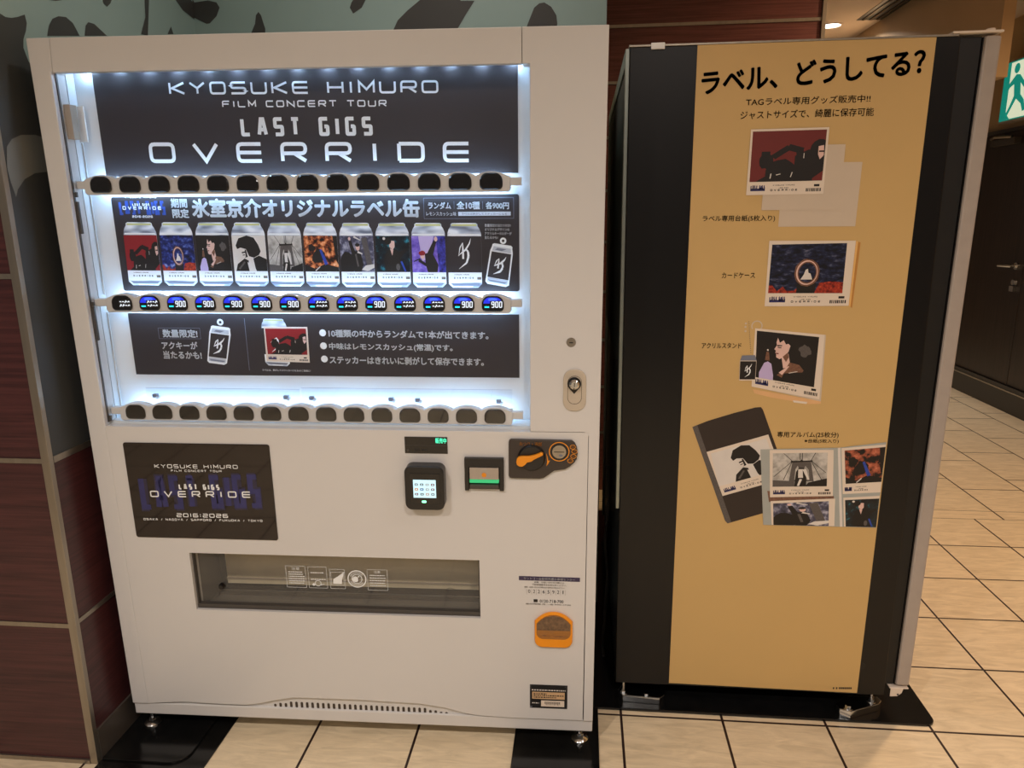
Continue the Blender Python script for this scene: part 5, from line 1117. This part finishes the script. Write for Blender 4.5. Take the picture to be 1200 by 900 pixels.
while x < 997: a, b = FP.at(x, 805.2), FP.at(x + 1.4, 807.4); mb.flat([(a[0], b[1]), (b[0], b[1]), (b[0], a[1]), (a[0], a[1])], INK, M_INKD); x += 2.2 if r.random() < 0.85 else 3.6
mb.build('small_print', yp)
photo_card(FP, yp, ((918, 190.5), (1010.7, 189.8), (1002.2, 265.2), (912, 265.7)), None, None, -0.0006, 'plain grey mount sheet, lower', marks=False, cardmat=M_CARDG)
photo_card(FP, yp, ((899, 170.5), (991, 169), (983.5, 245.8), (892.2, 246.3)), None, None, -0.0012, 'plain grey mount sheet, upper', marks=False, cardmat=M_CARDG)
photo_card(FP, yp, ((880.2, 151.7), (972, 149), (964.8, 227), (874.3, 228.8)), ((882.4, 154.3), (969.2, 151.7), (963.3, 211.5), (878.2, 213.4)), 'bike', -0.0018, 'printed photo card with a dark red motorbike picture')
mb = MB(); mb.prism([FP.at(*p) for p in ((1003, 282.6), (1008.4, 284), (998.4, 360.8), (994.4, 358.4))], -0.0006, -0.0003, mat('print_case_edge', srgb(232, 184, 112), 0.4)); mb.prism([FP.at(*p) for p in ((1005.5, 283.4), (1008.4, 284), (998.4, 360.8), (996.4, 359.8))], -0.0008, -0.0005, mat('print_case_edge_dark', srgb(190, 134, 66), 0.4)); mb.build('printed_case_edge', yp)
photo_card(FP, yp, ((901.7, 282.2), (1003, 282), (994.4, 358.3), (896, 359)), ((905, 286.7), (992.8, 284.8), (987, 343.6), (900, 343.6)), 'ring', -0.0012, 'printed photo card with a ring under dark clouds')
mb = MB(); mb.prism([FP.at(*p) for p in ((882, 456), (962, 470), (962, 473), (948, 473.5), (905, 466), (884, 461))], -0.0005, -0.0002, mat('print_stand_base', srgb(226, 180, 128), 0.4)); mb.prism([FP.at(*p) for p in ((929, 469), (946, 471), (945, 473.4), (930, 471.5))], -0.0007, -0.0004, M_CARD)
mb.build('printed_stand_base', yp)
for dx in (0, 0.8): pass
mb = MB(); Q = FP.quad(((885, 384.7), (968, 392.6), (962, 470.5), (880.7, 453)), -0.0006); mb.prism(Q, -0.0006, -0.0003, mat('print_acrylic_edge', srgb(206, 190, 170), 0.4)); mb.build('printed_stand_edge', yp)
photo_card(FP, yp, ((885, 384.7), (966.5, 392.4), (960.2, 468), (880.7, 453)), ((887, 387.5), (960, 395), (953.8, 453.7), (885, 441.9)), 'face', -0.0012, 'printed photo card with a lamp and a profile on black')
mb = MB()
for x, y in [(877.5 + 0.15 * k, 377 + 2.4 * k) for k in range(16)]: c = FP.at(x, y); mb.flat(circle(c[0], c[1], 0.0012, 6), -0.0014, M_INKG)
for x, y in ((874, 379), (873.5, 383), (873.5, 388)): c = FP.at(x, y); mb.flat(circle(c[0], c[1], 0.0030, 8), -0.0013, M_CARDG)
c = FP.at(887, 382)
for qd in ribbon([(c[0] + 0.013 * math.cos(t * PI / 10), c[1] + 0.013 * math.sin(t * PI / 10)) for t in range(-2, 13)], 0.003): mb.flat([tuple(p) for p in qd], -0.0003, M_CARDG)
mb.build('printed_chain', yp)
mb = MB(); mb.prism([FP.at(*p) for p in ((869.5, 416.5), (884.8, 416), (886.6, 423), (867, 423))], -0.0017, -0.0014, M_SILVERD); Q = FP.quad(((867, 422.6), (886.6, 422.6), (885.2, 446), (866.2, 446)), -0.0018); mb.prism(Q, -0.0018, -0.0014, M_CARD)
K = [bil(Q, 0.02, 0.97), bil(Q, 0.98, 0.97), bil(Q, 0.98, 0.06), bil(Q, 0.02, 0.06)]; paint(mb, K, [(M_INKD, FULL)] + emblem(0.52, 0.5, 0.44, 0.74), -0.0020); o = mb.build('printed_key_charm', yp); o['label'] = 'black can charm with a white emblem printed on the poster'
mb = MB(); mb.prism([FP.at(*p) for p in ((811.3, 500.3), (830, 493), (860, 484), (885, 477.5), (891.7, 477), (894, 480), (933, 590), (852.5, 613.3), (849.5, 610))], -0.0006, -0.0003, M_ALBUMD); mb.flat([FP.at(*p) for p in ((811.3, 500.3), (817, 498), (857, 612), (852.5, 613.3), (849.5, 610))], -0.0007, M_GREYP); o = mb.build('printed_album', yp); o['label'] = 'closed dark album printed on the poster'
photo_card(FP, yp, ((828, 529.7), (900.3, 509.2), (919, 561), (846.7, 581.3)), ((833, 531.5), (898, 513.8), (911, 551), (842.5, 570)), 'hair', -0.0010, 'printed photo card with dark hair on white', right=False)
mb = MB(); mb.prism([FP.at(*p) for p in ((891, 526.5), (984, 524.5), (1038.4, 518), (1026.4, 618.2), (985, 617), (894.3, 614.8))], -0.0016, -0.0013, M_ALBUM); mb.flat([FP.at(*p) for p in ((981.5, 524.6), (984.5, 524.4), (987, 617), (984, 617))], -0.0017, M_PALE); mb.flat([FP.at(*p) for p in ((899, 575), (977, 581), (977, 586), (901, 588))], -0.0017, M_BROWN)
o = mb.build('printed_album', yp); o['label'] = 'open pale album printed on the poster'
photo_card(FP, yp, ((902, 527.3), (977, 527.3), (976, 581.3), (902.3, 582.7)), ((905.7, 531.3), (970, 530.4), (968.7, 569.7), (905.3, 570.3)), 'bridge', -0.0020, 'printed photo card with a grey bridge')
photo_card(FP, yp, ((986, 525.3), (1038.2, 521), (1031.6, 577), (987.7, 579)), ((989.7, 528), (1037.8, 523.8), (1032.8, 564.6), (991, 567)), 'flame', -0.0020, 'printed photo card with dull orange flames', right=False)
photo_card(FP, yp, ((903, 587.3), (978.7, 584.3), (977.7, 616.5), (904.3, 615)), ((906, 590), (971.4, 587.3), (971, 616.3), (906.3, 615.2)), 'stage', -0.0020, 'printed photo card with a stage scene', marks=False)
photo_card(FP, yp, ((988.3, 583.3), (1030.8, 581), (1026.6, 618), (989, 617)), ((990.3, 586), (1030.4, 584.2), (1026.6, 617.9), (991, 617)), 'teal', -0.0020, 'printed photo card with a teal and black stage', marks=False)

# cable hanging in the gap between the machines
mb = MB(); mb.tube([(1.345, 0.62, 0.62), (1.350, 0.60, 0.50), (1.340, 0.60, 0.36), (1.352, 0.62, 0.22), (1.345, 0.60, 0.10), (1.338, 0.56, 0.030), (1.335, 0.52, 0.0135), (1.338, 0.46, 0.0135)], 0.005, M_DGREY)
cb = mb.build('power_cable', smooth=True); tag(cb, 'dark cable hanging down in the gap between the two machines', 'cable')
